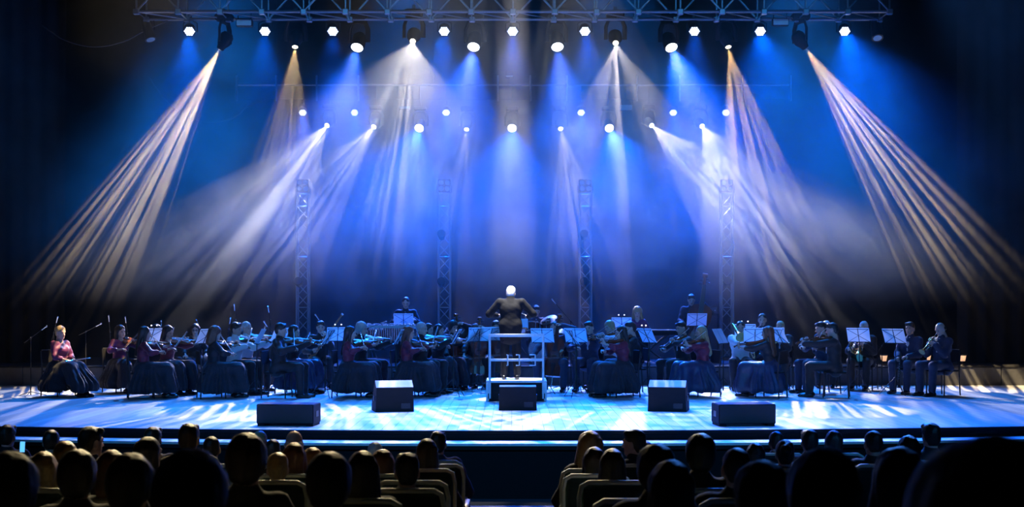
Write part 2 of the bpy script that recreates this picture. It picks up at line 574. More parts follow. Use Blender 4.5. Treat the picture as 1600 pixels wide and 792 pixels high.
def add_hand(mb, w, d, nrm, side, curl=0.5, spread=1.0):
    """palm plus five separate fingers; d = pointing direction, nrm = direction the palm faces"""
    d = Vector(d).normalized(); nrm = Vector(nrm); nrm = (nrm - d * nrm.dot(d)).normalized()
    lat = d.cross(nrm) * side                      # towards the thumb
    w = Vector(w)
    mb.tube([w - d * .02, w + d * .02, w + d * .06, w + d * .088], [(.021, .026), (.017, .034), (.015, .039), (.012, .036)], 8, True, nrm)
    lens = (.070, .080, .074, .058)
    for i in range(4):
        o = lat * (.028 - .0185 * i) * spread
        p = w + d * (.082 - .004 * abs(i - 1)) + o
        L = lens[i]; ang = .15 + curl * .35; pts = [p]; q = p
        dd = (d + o * (.9 * spread)).normalized()
        for sgm in (.44, .31, .25):
            v = dd * math.cos(ang) + nrm * math.sin(ang)
            q = q + v * (L * sgm); pts.append(q); ang += curl * 1.05
        mb.tube(pts, [.0092, .0088, .0080, .0062], 6)
    t0 = w + d * .025 + lat * .026 + nrm * .006
    t1 = t0 + (d * .55 + lat * .75 + nrm * .25).normalized() * .036
    t2 = t1 + (d * .85 + lat * .1 + nrm * .5 * (curl + .3)).normalized() * .030
    t3 = t2 + (d * .8 - lat * .25 + nrm * .5 * (curl + .3)).normalized() * .022
    mb.tube([t0, t1, t2, t3], [.013, .0115, .0100, .0072], 6)

def hair_prims(style):
    P = []
    base = [ell((0, .022, .050), (.084, .100, .088)), ell((0, .062, -.015), (.070, .052, .070))]
    if style == 'short':
        P = base + [cap((-.045, -.055, .095), (.05, -.05, .10), .026)]
    elif style == 'crop':
        P = [ell((0, .022, .048), (.080, .098, .084)), ell((0, .062, -.01), (.066, .046, .060))]
    elif style == 'receding':
        P = [ell((0, .048, .030), (.081, .078, .078)), ell((0, .070, -.02), (.068, .045, .055))]
    elif style == 'bald':
        P = [ell((0, .062, -.005), (.077, .048, .050)), ell((.055, .04, -.005), (.026, .045, .030)), ell((-.055, .04, -.005), (.026, .045, .030))]
    elif style == 'full':
        P = [ell((0, .022, .052), (.093, .108, .093)), ell((0, .068, -.02), (.082, .058, .080)),
             ell((.062, .015, .0), (.028, .045, .055)), ell((-.062, .015, .0), (.028, .045, .055))]
    elif style == 'long':
        P = base + [cap((0, .075, .03), (0, .110, -.30), .072, .075, (1.25, .8, 1)),
                    cap((.068, .01, .03), (.085, .03, -.20), .028, .035), cap((-.068, .01, .03), (-.085, .03, -.20), .028, .035)]
    elif style == 'straight':
        P = base + [cap((0, .070, .03), (0, .100, -.40), .075, .06, (1.25, .75, 1)),
                    cap((.070, -.01, .03), (.085, .0, -.30), .026, .030), cap((-.070, -.01, .03), (-.085, .0, -.30), .026, .030)]
    elif style == 'wavy':
        P = [ell((0, .022, .055), (.098, .112, .095)), cap((0, .075, .02), (0, .09, -.16), .085, .085, (1.3, .85, 1)),
             cap((.075, .01, .02), (.095, .02, -.13), .034, .042), cap((-.075, .01, .02), (-.095, .02, -.13), .034, .042)]
    elif style == 'bob':
        P = base + [cap((0, .065, .02), (0, .075, -.09), .078, .070, (1.2, .8, 1)),
                    cap((.072, .0, .02), (.078, .0, -.09), .026, .028), cap((-.072, .0, .02), (-.078, .0, -.09), .026, .028)]
    elif style == 'bun':
        P = base + [ell((0, .120, .055), (.046, .040, .046))]
    elif style == 'ponytail':
        P = base + [ell((0, .115, .03), (.03, .03, .03)), cap((0, .125, .02), (0, .135, -.22), .032, .022)]
    return P

def head_mesh_parts(h=0.011):
    P = [ell((0, .012, .035), (.075, .094, .088)), ell((0, -.022, -.030), (.060, .068, .084)),
         ell((0, -.058, -.092), (.032, .028, .026)), cap((0, -.086, .005), (0, -.106, -.030), .010, .015, k=.012),
         cap((-.032, -.076, .026), (.032, -.076, .026), .014, k=.02),
         ell((.076, .015, -.010), (.012, .022, .034), .012), ell((-.076, .015, -.010), (.012, .022, .034), .012),
         cap((0, .020, -.04), (0, .035, -.17), .054, .056)]
    return implicit(P, h, .025)

def turn(v, mtx):
    R = np.array(mtx.to_3x3()); t = np.array(mtx.translation)
    return v @ R.T + t

def person(name, label, mtx, group, sex='m', seat=.46, lean=4, yaw=0, pitch=0, roll=0, wl=None, wr=None, hl=None, hr=None,
           outfit='suit', hair='short', hcol='hair_brown', skin='skin', scale=1.0, knees=.15, ank=.44, curl=.7,
           h=.018, polel=None, poler=None, top=None, bottom=None, glasses=False, legs=None, cat='person', lower=True, drop=0.0, sw=None):
    male = sex == 'm'
    up = Vector((0, -math.sin(math.radians(lean)), math.cos(math.radians(lean))))
    stand = seat is None
    hz = .93 if stand else seat + .095
    pel = Vector((0, 0, hz)); sw = sw or (.175 if male else .150)
    chest = pel + up * .30; nb = pel + up * .485; shz = pel + up * .435
    shl = shz + Vector((sw, 0, 0)); shr = shz - Vector((sw, 0, 0))
    HM = T(*(nb + up * .10 + Vector((0, -.02 - drop * .6, .06 - drop)))) @ RZ(yaw) @ RX(pitch) @ Matrix.Rotation(math.radians(roll), 4, 'Y')
    if wl is None: wl = (.12, -.28, hz + .10)
    if wr is None: wr = (-.12, -.28, hz + .10)
    l1, l2 = (.285, .255) if male else (.265, .24)
    el, wl = ik(shl, wl, l1, l2, polel or (.55, .25, -1)); er, wr = ik(shr, wr, l1, l2, poler or (-.55, .25, -1))
    hl = hl or ((wl - el).normalized(), (0, 0, -1)); hr = hr or ((wr - er).normalized(), (0, 0, -1))
    # legs
    L = []
    for sd in (1, -1):
        hip = Vector((.088 * sd, 0, hz))
        if legs: kn, an = Vector(legs[sd][0]), Vector(legs[sd][1])
        elif stand: kn, an = Vector((.105 * sd, -.015, .50)), Vector((.115 * sd, .02, .085))
        else: kn, an = Vector((knees * sd, -.43, hz + .0)), Vector((knees * .9 * sd, -ank, .085))
        L.append((hip, kn, an))
    g = 1.0 if male else .88
    torso = [cap((-.065, 0, hz), (.065, 0, hz), .118 * g + (.012 if not male else 0), s=(1, .95, 1)), cap(pel, chest, .125 * g, .135 * g, (1.12, .82, 1)),
             cap(chest + Vector((-.06, 0, .02)), chest + Vector((.06, 0, .02)), .128 * g, s=(1, .88, 1)),
             cap(shr + Vector((.03, 0, -.01)), shl + Vector((-.03, 0, -.01)), .062 * g, .062 * g), cap(shz, nb + up * .02, .085 * g, .055)]
    if not male: torso.append(cap(chest + Vector((-.065, -.075, .02)), chest + Vector((.065, -.075, .02)), .062))
    arm = lambda s_, e_, w_, e0=0: [cap(s_, e_, .054 * g, .043 * g), cap(e_, w_, .043 * g, .028 * g)]
    arml, armr = arm(shl, el, wl), arm(shr, er, wr)
    legp = []
    for hip, kn, an in L:
        legp += [cap(hip, kn, .088, .060), cap(kn, an, .057, .037), cap(an + Vector((0, .02, -.03)), an + Vector((0, -.13, -.045)), .036, .028)]
    # ---- the body: one figure
    bp = torso + arml + armr + [cap(nb - up * .03, nb + up * .07, .056 * g, .052 * g)] + (legp if lower else [])
    bv, bq = implicit(bp, h, .03, grow=-.006)
    hv, hq = cached('head_raw', head_mesh_parts)
    parts = [(bv, bq, 0), (turn(hv, HM), hq, 0)]
    hb = MB(); add_hand(hb, wl, hl[0], hl[1], 1, curl); add_hand(hb, wr, hr[0], hr[1], -1, curl)
    eb = MB(); lb = MB()
    for sd in (1, -1):
        eb.ball((.031 * sd, -.0865, .008), (.011, .006, .007), 8, 4, HM)
        eb.ball((.032 * sd, -.088, .027), (.017, .006, .004), 6, 3, HM)
    lb.ball((0, -.087, -.060), (.022, .008, .008), 8, 4, HM)
    parts += [('mb', hb, 0), ('mb', eb, 1), ('mb', lb, 2)]
    root = thing(name, label, cat, mtx @ Matrix.Scale(scale, 4), group)
    put('body', np_mesh('body', parts, [skin, 'eye', 'lips']), root)
    if hair:
        def build_hair():
            def strands(f, X, Y, Z):
                return f + .003 * np.sin(70 * X + 25 * Z) * np.sin(60 * Y - 10 * Z) + .0025 * np.sin(130 * X) * np.cos(110 * Y)
            return implicit(hair_prims(hair), .0125, .03, post=strands)
        v, q = cached('hair_raw_' + hair, build_hair)
        put('hair', np_mesh('hair', [(turn(v, HM), q, 0)], [hcol]), root)
    if glasses:
        b = MB()
        for sd in (1, -1):
            pts = [HM @ Vector((.031 * sd + .021 * math.cos(a), -.100, .006 + .017 * math.sin(a))) for a in np.linspace(0, 2 * PI, 11)]
            b.tube(pts, .0028, 5)
            b.tube([HM @ Vector((.052 * sd, -.098, .008)), HM @ Vector((.078 * sd, .0, .008))], .0026, 5)
        b.tube([HM @ Vector((-.01, -.102, .010)), HM @ Vector((.01, -.102, .010))], .0026, 5)
        put('glasses', b.mesh('glasses', 'black_plastic'), root)
    # ---- clothing
    def cloth(nm, prims, mat, k=.03, grow=.012, hh=None, post=None):
        v, q = implicit(prims, hh or h, k, grow, post)
        return put(nm, np_mesh(nm, [(v, q, 0)], [mat]), root)
    def folds(f, X, Y, Z):
        q = .3 if outfit == 'tails' else 1.0
        return f + q * (.0035 * np.sin(38 * Z + 22 * X + 15 * Y) + .002 * np.sin(75 * Z - 40 * X))
    def sleeve(s_, e_, w_, frac):
        w2 = e_ + (w_ - e_) * frac
        return [cap(s_, e_, .058 * g, .049 * g), cap(e_, w2, .049 * g, .040 * g)]
    if outfit in ('suit', 'shirt', 'tails'):
        tm = top or {'suit': 'suit_black', 'shirt': 'shirt_white', 'tails': 'tailcoat'}[outfit]
        gp = torso + sleeve(shl, el, wl, .90) + sleeve(shr, er, wr, .90)
        if outfit == 'suit':
            gp = gp + [cap((-.09, .02, hz - .06), (.09, .02, hz - .06), .115, s=(1, .95, 1))]
        if outfit == 'tails':
            gp = gp + [cap(chest + Vector((0, .02, 0)), pel + Vector((0, .02, -.05)), .125, .128, (1.25, .85, 1)), cap((-.07, .01, hz + .04), (.07, .01, hz + .04), .118, s=(1, .95, 1)), cap((-.065, .02, hz), (-.08, .025, hz - .20), .102, .100, (1, .9, 1)), cap((.065, .02, hz), (.08, .025, hz - .20), .102, .100, (1, .9, 1)), cap((0, .03, hz), (0, .04, hz - .20), .10, .10, (1, .85, 1))]
        jk = cloth('jacket' if outfit != 'shirt' else 'shirt', gp, tm, .03, .014, post=folds)
        if outfit == 'suit':
            c0 = nb + Vector((0, -.045, -.015)); c1 = chest + Vector((0, -.118, -.06)) + up * 0
            cloth('shirt', [cap(c0, (c0 + c1) / 2 + Vector((0, -.022, 0)), .052, .040, (1, .55, 1)), cap((c0 + c1) / 2 + Vector((0, -.022, 0)), c1 + Vector((0, -.012, 0)), .040, .016, (1, .6, 1))], 'shirt_white', .02, .0, .013)
        if lower:
            cloth('trousers', [torso[0]] + sum([[cap(hp, kn, .090, .068), cap(kn, an + Vector((0, 0, .02)), .068, .054)] for hp, kn, an in L], []), bottom or 'suit_black', .03, .010, post=folds)
    elif outfit == 'audience':
        cloth('coat', torso + sleeve(shl, el, wl, .92) + sleeve(shr, er, wr, .92), top or 'coat_dark', .04, .022, post=folds)
    else:
        tm = top or 'burgundy'
        gp = torso[1:3] + torso[3:4] + torso[5:] + sleeve(shl, el, wl, .45) + sleeve(shr, er, wr, .45)
        cloth('blouse', gp, tm, .03, .012, post=folds)
        cy = -.18
        if outfit == 'skirt':
            sp = [cap((0, 0, hz + .12), (0, 0, hz), .105, .15), cap((-.08, .02, hz - .02), (.08, .02, hz - .02), .135)]
            for sd in (1, -1):
                hp, kn, an = L[0] if sd == 1 else L[1]
                sp += [cap((.08 * sd, -.03, hz - .02), kn + Vector((.02 * sd, 0, -.01)), .13, .115), cap(kn + Vector((.02 * sd, 0, -.03)), (an.x + .06 * sd, an.y - .02, .20), .115, .155),
                       cap((.10 * sd, .04, hz - .06), (.21 * sd, .08, .20), .13, .165), cap((.14 * sd, -.15, hz - .08), (.25 * sd, -.2, .20), .125, .165)]
            zc = .10
        else:
            sp = [cap((0, 0, hz + .12), (0, 0, hz), .105, .14), cap((-.07, .01, hz - .01), (.07, .01, hz - .01), .128)]
            for sd in (1, -1):
                hp, kn, an = L[0] if sd == 1 else L[1]
                sp += [cap((.08 * sd, -.03, hz - .01), kn, .112, .090)]
                if outfit == 'dress': sp += [cap(kn, an + Vector((0, 0, .16)), .088, .095)]
            zc = .2
        def pleats(f, X, Y, Z):
            a = np.arctan2(X, -(Y - cy)); r = np.sqrt(X * X + (Y - cy) ** 2)
            amp = np.clip((hz + .08 - Z) * .085, .0, .024)
            f = f + amp * np.sin(23 * a + 6 * np.sin(3 * a) + 3 * Z) * np.clip(r / .2, 0, 1) + .004 * np.sin(45 * X + 30 * Z)
            return np.maximum(f, zc + .02 * np.sin(7 * a) - Z)
        cloth('skirt', sp, bottom or 'tulle', .06, .008, .020, post=pleats)
    if lower:
        for hip, kn, an in L:
            def sole(f, X, Y, Z): return np.maximum(f, .004 - Z)
            cloth('shoe', [cap((an.x, an.y + .045, .036), (an.x, an.y - .165, .030), .042, .036, (1, 1, .9)), cap((an.x, an.y + .03, .05), (an.x, an.y - .02, .075), .042, .040)], 'shoe', .02, .002, .014, post=sole)
    return root

# ------------------------------------------------------------------ instruments (canonical: tail at origin, scroll along +Y, belly +Z)
def fiddle_outline(L, W):
    half = [(0, 0), (.30, .005), (.44, .06), (.48, .16), (.46, .27), (.40, .36), (.34, .42), (.29, .48), (.285, .54), (.31, .60), (.36, .68), (.385, .78), (.36, .89), (.27, .97), (.12, 1.0)]
    pts = [(x * W, y * L) for x, y in half] + [(-x * W, y * L) for x, y in reversed(half[1:])]
    return pts

def fiddle(name, label, mtx, kind, group=None, cat='violin'):
    s = {'violin': 1.0, 'viola': 1.15, 'cello': 2.08, 'bass': 3.1}[kind]
    t = thing(name, label, cat, mtx, group)
    L, W = .36 * s, .215 * s
    th = .038 * s * (1.5 if s > 2 else 1)
    bd = put('body', simple(kind + '_body', 'dark_varnish' if s > 2 else 'varnish', lambda b: b.prism(fiddle_outline(L, W), -th, 0, None, .012 * s), False), t)
    put('f_hole', simple(kind + '_fhole', 'ebony', lambda b: b.tube([(.055 * s, .15 * s, .0125 * s), (.047 * s, .17 * s, .0135 * s), (.047 * s, .20 * s, .0135 * s), (.04 * s, .225 * s, .0135 * s)], .0022 * s, 5)), bd)
    put('f_hole', simple(kind + '_fhole2', 'ebony', lambda b: b.tube([(-.055 * s, .15 * s, .0125 * s), (-.047 * s, .17 * s, .0135 * s), (-.047 * s, .20 * s, .0135 * s), (-.04 * s, .225 * s, .0135 * s)], .0022 * s, 5)), bd)
    put('neck', simple(kind + '_neck', 'varnish', lambda b: b.tube([(0, L * .98, -.012 * s), (0, .50 * s, -.004 * s)], [(.013 * s, .014 * s), (.010 * s, .012 * s)], 8), True), t)
    put('fingerboard', simple(kind + '_board', 'ebony', lambda b: b.prism([(-.020 * s, .235 * s), (.020 * s, .235 * s), (.012 * s, .50 * s), (-.012 * s, .50 * s)], .016 * s, .024 * s)), t)
    put('bridge', simple(kind + '_bridge', 'maple', lambda b: b.prism([(-.022 * s, .186 * s), (.022 * s, .186 * s), (.018 * s, .192 * s), (-.018 * s, .192 * s)], .008 * s, .034 * s)), t)
    put('tailpiece', simple(kind + '_tail', 'ebony', lambda b: b.prism([(-.010 * s, .01 * s), (.010 * s, .01 * s), (.022 * s, .12 * s), (-.022 * s, .12 * s)], .015 * s, .022 * s)), t)
    def scroll(b):
        b.tube([(0, .50 * s, -.004 * s), (0, .545 * s, -.010 * s), (0, .575 * s, -.022 * s)], [(.013 * s, .012 * s), (.012 * s, .012 * s), (.010 * s, .010 * s)], 8)
        b.cyl((-.018 * s, .578 * s, -.026 * s), (.018 * s, .578 * s, -.026 * s), .016 * s, None, 10)
    sc_ = put('scroll', simple(kind + '_scroll', 'varnish', scroll, True), t)
    for i in range(4):
        sd = 1 if i % 2 else -1
        yy = (.512 + .012 * i) * s
        put('peg', simple(kind + '_peg%d' % i, 'ebony', lambda b: b.tube([(0, yy, -.008 * s), (.028 * s * sd, yy, -.008 * s), (.038 * s * sd, yy, -.008 * s)], [.003 * s, .004 * s, (.008 * s, .003 * s)], 6)), sc_)
    if s < 2:
        put('chin_rest', simple(kind + '_chin', 'ebony', lambda b: b.lathe([(0.001, .020), (.03, .022), (.036, .016), (.03, .010)], 10, T(-.045 * s, .03, 0)), True), t)
    else:
        e = {'cello': .30, 'bass': .16}[kind]
        put('endpin', simple(kind + '_pin', 'chrome', lambda b: b.cyl((0, 0, -.04), (0, -e, -.04), .006, .004)), t)
    return t

def bow(label, a, tip, mtx, group, L=.73):
    """a = hand end, tip = direction point, in the player's frame"""
    a = Vector(a); d = (Vector(tip) - a).normalized()
    t = thing('bow', label, 'bow', mtx @ frame(a, d, (0, .3, 1)), group)
    put('stick', simple('bow_stick%g' % L, 'bow_wood', lambda b: b.tube([(0, -.05, .004), (0, .2, .006), (0, .45, .000), (0, L - .06, .006), (0, L - .04, -.012)], [.0055, .0055, .005, .0045, .006], 6), True), t)
    put('hair_ribbon', simple('bow_hair%g' % L, 'horsehair', lambda b: b.box((-.004, .03, -.016), (.004, L - .04, -.0145))), t)
    put('frog', simple('bow_frog%g' % L, 'ebony', lambda b: b.box((-.006, .0, -.017), (.006, .045, .0))), t)
    return t

def flute(label, a, b_, mtx, group):
    a = Vector(a); d = Vector(b_) - a
    t = thing('flute', label, 'flute', mtx @ frame(a, d, (0, -.2, 1)), group)
    put('tube', simple('flute_tube', 'silver', lambda b: b.tube([(0, 0, 0), (0, .18, 0), (0, .185, 0), (0, .20, 0), (0, .205, 0), (0, .67, 0)], [.0105, .0105, .0125, .0125, .0105, .0105], 8), True), t)
    put('lip_plate', simple('flute_lip', 'silver', lambda b: b.ball((0, .06, .004), (.014, .022, .010), 8, 4), True), t)
    for i in range(9):
        put('key', simple('flute_key', 'silver', lambda b: b.lathe([(.001, .006), (.009, .005), (.009, 0)], 8)), t, T(0, .27 + .04 * i, .0105))
    return t

def clarinet(label, a, b_, mtx, group, name='clarinet'):
    a = Vector(a); d = Vector(b_) - a
    t = thing(name, label, name, mtx @ frame(a, d, (0, -.6, 1)), group)
    put('tube', simple('clar_tube', 'ebony', lambda b: b.tube([(0, 0, 0), (0, .06, 0), (0, .07, 0), (0, .13, 0), (0, .135, 0), (0, .35, 0), (0, .36, 0), (0, .56, 0)], [.006, .011, .015, .016, .0135, .0135, .0150, .0140], 8), True), t)
    put('bell', simple('clar_bell', 'ebony', lambda b: b.tube([(0, .56, 0), (0, .60, 0), (0, .64, 0), (0, .66, 0)], [.0145, .018, .028, .038], 12), True), t)
    for i in range(8):
        put('key', simple('clar_key', 'silver', lambda b: b.lathe([(.001, .007), (.009, .006), (.009, 0)], 8)), t, T(0, .17 + .045 * i, .0135))
    return t

def bassoon(label, a, b_, mtx, group):
    a = Vector(a); d = Vector(b_) - a
    t = thing('bassoon', label, 'bassoon', mtx @ frame(a, d, (0, -1, .2)), group)
    put('long_joint', simple('bsn_long', 'maple', lambda b: b.tube([(.022, 0, 0), (.022, .35, 0), (.022, .36, 0), (.022, .95, 0), (.022, 1.22, 0)], [.026, .026, .020, .019, .017], 8), True), t)
    put('wing_joint', simple('bsn_wing', 'maple', lambda b: b.tube([(-.02, 0, 0), (-.02, .35, 0), (-.02, .36, 0), (-.02, .80, 0)], [.026, .026, .018, .014], 8), True), t)
    put('bell_ring', simple('bsn_bell', 'shirt_white', lambda b: b.tube([(.022, 1.22, 0), (.022, 1.25, 0)], [.024, .026], 10), True), t)
    put('bocal', simple('bsn_bocal', 'silver', lambda b: b.tube([(-.02, .80, 0), (-.02, .86, .02), (-.03, .87, .10), (-.03, .82, .20)], .005, 6), True), t)
    for i in range(7):
        put('key', simple('bsn_key', 'silver', lambda b: b.lathe([(.001, .007), (.012, .006), (.012, 0)], 8)), t, T(-.02 + .042 * (i % 2), .2 + .10 * i, .018))
    return t

def bell_profile(r, L):
    return [(r * (.16 + .10 * q + .74 * q ** 5), L * q) for q in np.linspace(0, 1, 9)]

def trumpet(label, a, b_, mtx, group, name='trumpet', mat='brass'):
    a = Vector(a); d = Vector(b_) - a
    t = thing(name, label, name, mtx @ frame(a, d, (0, 0, 1)), group)
    RXm = RX(-90)
    put('lead_pipe', simple('tp_lead' + mat, mat, lambda b: b.tube([(0, 0, 0), (0, .06, 0), (0, .36, 0), (0, .385, -.015), (0, .385, -.045), (0, .36, -.06), (0, .20, -.06)], .0068, 7), True), t)
    put('mouthpiece', simple('tp_mouth', 'silver', lambda b: b.tube([(0, -.02, 0), (0, .0, 0), (0, .06, 0)], [.013, .009, .006], 8), True), t)
    def bellf(b):
        b.tube([(.012, .20, -.01), (.012, .10, -.01), (.012, .07, -.03), (.012, .10, -.055)], .0075, 7)
        b.lathe([(max(r, .008), z) for r, z in bell_profile(.062, .30)], 16, T(.012, .19, -.01) @ RXm)
    put('bell', simple('tp_bell' + mat, mat, bellf, True), t)
    for i in range(3):
        put('valve', simple('tp_valve' + mat, mat, lambda b: b.tube([(0, 0, -.075), (0, 0, .035), (0, 0, .036), (0, 0, .06), (0, 0, .065)], [.0105, .0105, .004, .004, .009], 8), True), t, T(-.002, .165 + .026 * i, 0))
    return t

def trombone(label, a, b_, mtx, group):
    a = Vector(a); d = Vector(b_) - a
    t = thing('trombone', label, 'trombone', mtx @ frame(a, d, (0, 0, 1)), group)
    put('slide', simple('tb_slide', 'brass', lambda b: b.tube([(0, 0, 0), (0, .88, 0), (0, .92, -.02), (0, .92, -.07), (0, .88, -.09), (0, .12, -.09)], .008, 7), True), t)
    def bl(b):
        b.tube([(0, .12, -.09), (.06, .05, -.05), (.10, -.20, .0), (.10, -.26, .03), (.10, -.22, .06)], .009, 7)
        b.lathe([(max(r, .010), z) for r, z in bell_profile(.105, .55)], 18, T(.10, -.22, .06) @ RX(-90))
    put('bell', simple('tb_bell', 'brass', bl, True), t)
    put('brace', simple('tb_brace', 'brass', lambda b: b.cyl((0, .14, 0), (0, .14, -.09), .005), True), t)
    return t

def french_horn(label, c, mtx, group):
    t = thing('french_horn', label, 'horn', mtx @ frame(c, (.3, .2, .9), (-.75, .65, 0)), group)
    ring = lambda R, ox, oy, oz, n=20: [(ox + R * math.cos(x), oy + R * math.sin(x), oz) for x in np.linspace(0, 2 * PI, n)]
    put('coil', simple('fh_coil', 'brass', lambda b: b.tube(ring(.15, 0, 0, 0), .010, 7, False), True), t)
    put('coil', simple('fh_coil2', 'brass', lambda b: b.tube(ring(.115, .01, .0, .012), .008, 7, False), True), t)
    put('coil', simple('fh_coil3', 'brass', lambda b: b.tube(ring(.075, .02, .01, -.01), .007, 7, False), True), t)
    put('bell', simple('fh_bell', 'brass', lambda b: b.lathe([(max(r, .016), z) for r, z in bell_profile(.15, .34)], 18, T(-.06, .10, .02) @ Matrix.Rotation(math.radians(115), 4, 'X')), True), t)
    put('lead_pipe', simple('fh_lead', 'brass', lambda b: b.tube([(.10, .11, 0), (.05, .22, -.02), (-.02, .34, -.03)], [.007, .006, .005], 6), True), t)
    for i in range(3):
        put('valve', simple('fh_valve', 'silver', lambda b: b.cyl((0, 0, -.02), (0, 0, .03), .017, None, 10), True), t, T(.04, -.03 + .036 * i, .01))
    return t

# ------------------------------------------------------------------ furniture of the orchestra
def chair(label, mtx, group='orchestra chairs'):
    t = thing('orchestra_chair', label, 'chair', mtx, group)
    put('seat', simple('ch_seat', 'black_plastic', lambda b: b.bevel_box((-.21, -.19, .435), (.21, .21, .465), .012)), t)
    put('backrest', simple('ch_back', 'black_plastic', lambda b: b.bevel_box((-.20, .245, .60), (.20, .268, .84), .011)), t)
    for sx in (-1, 1):
        put('leg', simple('ch_legf%d' % sx, 'dark_metal', lambda b: b.tube([(.19 * sx, -.17, .44), (.20 * sx, -.19, 0)], .0125, 7), True), t)
        put('leg', simple('ch_legb%d' % sx, 'dark_metal', lambda b: b.tube([(.20 * sx, .26, .82), (.20 * sx, .225, .45), (.205 * sx, .25, 0)], .0125, 7), True), t)
    return t

def music_stand(label, mtx, group='folding music stands', height=.95, tilt=28, sheets=2, lamp=False, wide=.40):
    """folding wire stand: desk faces local -Y reader's side is +Y... the player sits on the +Y side"""
    t = thing('music_stand', label, 'music stand', mtx, group)
    put('pole', simple('ms_pole%g' % height, 'dark_metal', lambda b: b.tube([(0, 0, .10), (0, 0, .55), (0, 0, .555), (0, 0, height)], [.012, .012, .008, .008], 7), True), t)
    for i in range(3):
        a = math.radians(90 + 120 * i)
        c, s = math.cos(a), math.sin(a)
        put('leg', simple('ms_leg%d' % i, 'dark_metal', lambda b: (b.tube([(0, 0, .34), (.30 * c, .30 * s, .006)], .0065, 6), b.tube([(0, 0, .14), (.18 * c, .18 * s, .14)], .005, 5))), t)
    D = T(0, 0, height) @ RX(tilt)
    w = wide / 2; hh = .27
    dk = put('desk', simple('ms_desk%g_%g' % (tilt, wide), 'dark_metal', lambda b: (
        b.tube([(-w, .0, .0), (w, .0, .0)], .006, 6), b.tube([(-w, 0, hh), (w, 0, hh)], .005, 6), b.tube([(-w, 0, 0), (0, 0, hh * .5), (-w, 0, hh)], .005, 6),
        b.tube([(w, 0, 0), (0, 0, hh * .5), (w, 0, hh)], .005, 6), b.tube([(0, 0, -.02), (0, 0, hh)], .007, 6), b.box((-w, 0, -.012), (w, .035, -.006)))), t, D)
    if sheets == 2:
        put('sheet', simple('ms_sheetL%g' % wide, 'paper', lambda b: b.prism([(-w - .012, -.004), (-.004, -.004), (-.004, .297), (-w - .012, .297)], .008, .0095, RX(90) @ Matrix.Diagonal((1, 1, -1, 1)))), dk)
        put('sheet', simple('ms_sheetR%g' % wide, 'paper', lambda b: b.prism([(.004, -.004), (w + .012, -.004), (w + .012, .297), (.004, .297)], .008, .0095, RX(90) @ Matrix.Diagonal((1, 1, -1, 1)))), dk)
    if lamp:
        for sx in (-1, 1):
            lp = put('stand_lamp', simple('ms_lamp%d' % sx, 'dark_metal', lambda b: b.tube([(0, .01, hh), (.02 * sx, 0, hh + .05), (.055 * sx, .03, hh + .075)], .004, 5), True), dk)
            put('lamp_glow', simple('ms_glow%d' % sx, 'stand_lamp_glow', lambda b: b.ball((.060 * sx, .034, hh + .073), .013, 8, 5), True), lp)
    return t

def mic_stand(label, base, top, tip, group='boom microphone stands', mic='silver', drop=.0):
    """round base, pole to top, boom to tip with a microphone"""
    base = Vector(base); top = Vector(top) - base; tip = Vector(tip) - base
    t = thing('microphone_stand', label, 'microphone', T(*base), group)
    pole_top = Vector((0, 0, top.z))
    b = MB(); b.tube([(0, 0, .02), (0, 0, .75 * top.z), (0, 0, .755 * top.z), pole_top], [.011, .011, .008, .008], 7)
    put('pole', b.mesh('mic_pole', 'dark_metal', True), t)
    for i in range(3):
        a = math.radians(30 + 120 * i)
        b = MB(); b.tube([(0, 0, .08), (.28 * math.cos(a), .28 * math.sin(a), .008)], .0075, 6)
        put('leg', b.mesh('mic_leg', 'dark_metal'), t)
    d = (tip - pole_top).normalized()
    b = MB(); b.tube([pole_top - d * .18, tip - d * .10], .006, 6); b.ball(pole_top, .018, 8, 5)
    bm = put('boom', b.mesh('mic_boom', 'dark_metal'), t)
    b = MB(); b.tube([tip - d * .12, tip - d * .015, tip, tip + d * .025], [.011, .013, .019, .012], 9)
    put('microphone', b.mesh('mic_body', mic, True), t)
    return t

# ------------------------------------------------------------------ the place
def stage_front(x): return CAM_Y + 18.25 + 0.0125 * x * x
def hall_floor(d): return -.75 + .08 * (12.9 - d) if d < 13.6 else -.806
XW, Y_BACK, Z_TOP = 14.5, 14.2, 11.0
def struct(name, mb, mat, smooth=False):
    o = put(name, mb.mesh(name, mat, smooth)); o['kind'] = 'structure'; return o

b = MB(); xs = np.linspace(-XW, XW, 41)
v = []; f = []
for x in xs:
    v += [(x, stage_front(x) + .03, -.031), (x, Y_BACK, -.031), (x, stage_front(x) + .03, -.16), (x, Y_BACK, -.16)]
for i in range(40):
    a, c = 4 * i, 4 * i + 4
    f += [(a, c, c + 1, a + 1), (a + 2, a + 3, c + 3, c + 2), (a, a + 2, c + 2, c)]
b.add(v, f)
floor = struct('floor', b, 'black_paint')
bw = .145
plank = simple('plank', 'stage_vinyl', lambda b: b.box((.0, 0, 0), (1, 1, 1)))
nt = MATS['stage_vinyl'].node_tree                       # each board a slightly different tone, streaked along its length
oi = nt.nodes.new('ShaderNodeObjectInfo'); hv = nt.nodes.new('ShaderNodeHueSaturation'); mr = nt.nodes.new('ShaderNodeMapRange')
mr.inputs[3].default_value = .82; mr.inputs[4].default_value = 1.12
nt.links.new(oi.outputs['Random'], mr.inputs[0]); nt.links.new(mr.outputs[0], hv.inputs['Value'])
pb = nt.nodes['Principled BSDF']; src = pb.inputs['Base Color'].links[0].from_socket
nt.links.new(src, hv.inputs['Color']); nt.links.new(hv.outputs[0], pb.inputs['Base Color'])
x = -13.05
while x < 13.0:
    y0 = max(stage_front(x), stage_front(x + bw))
    put('floor_board', plank, floor, T(x, y0, -.03) @ Matrix.Diagonal((bw - .004, Y_BACK - .2 - y0, .03, 1)))
    x += bw
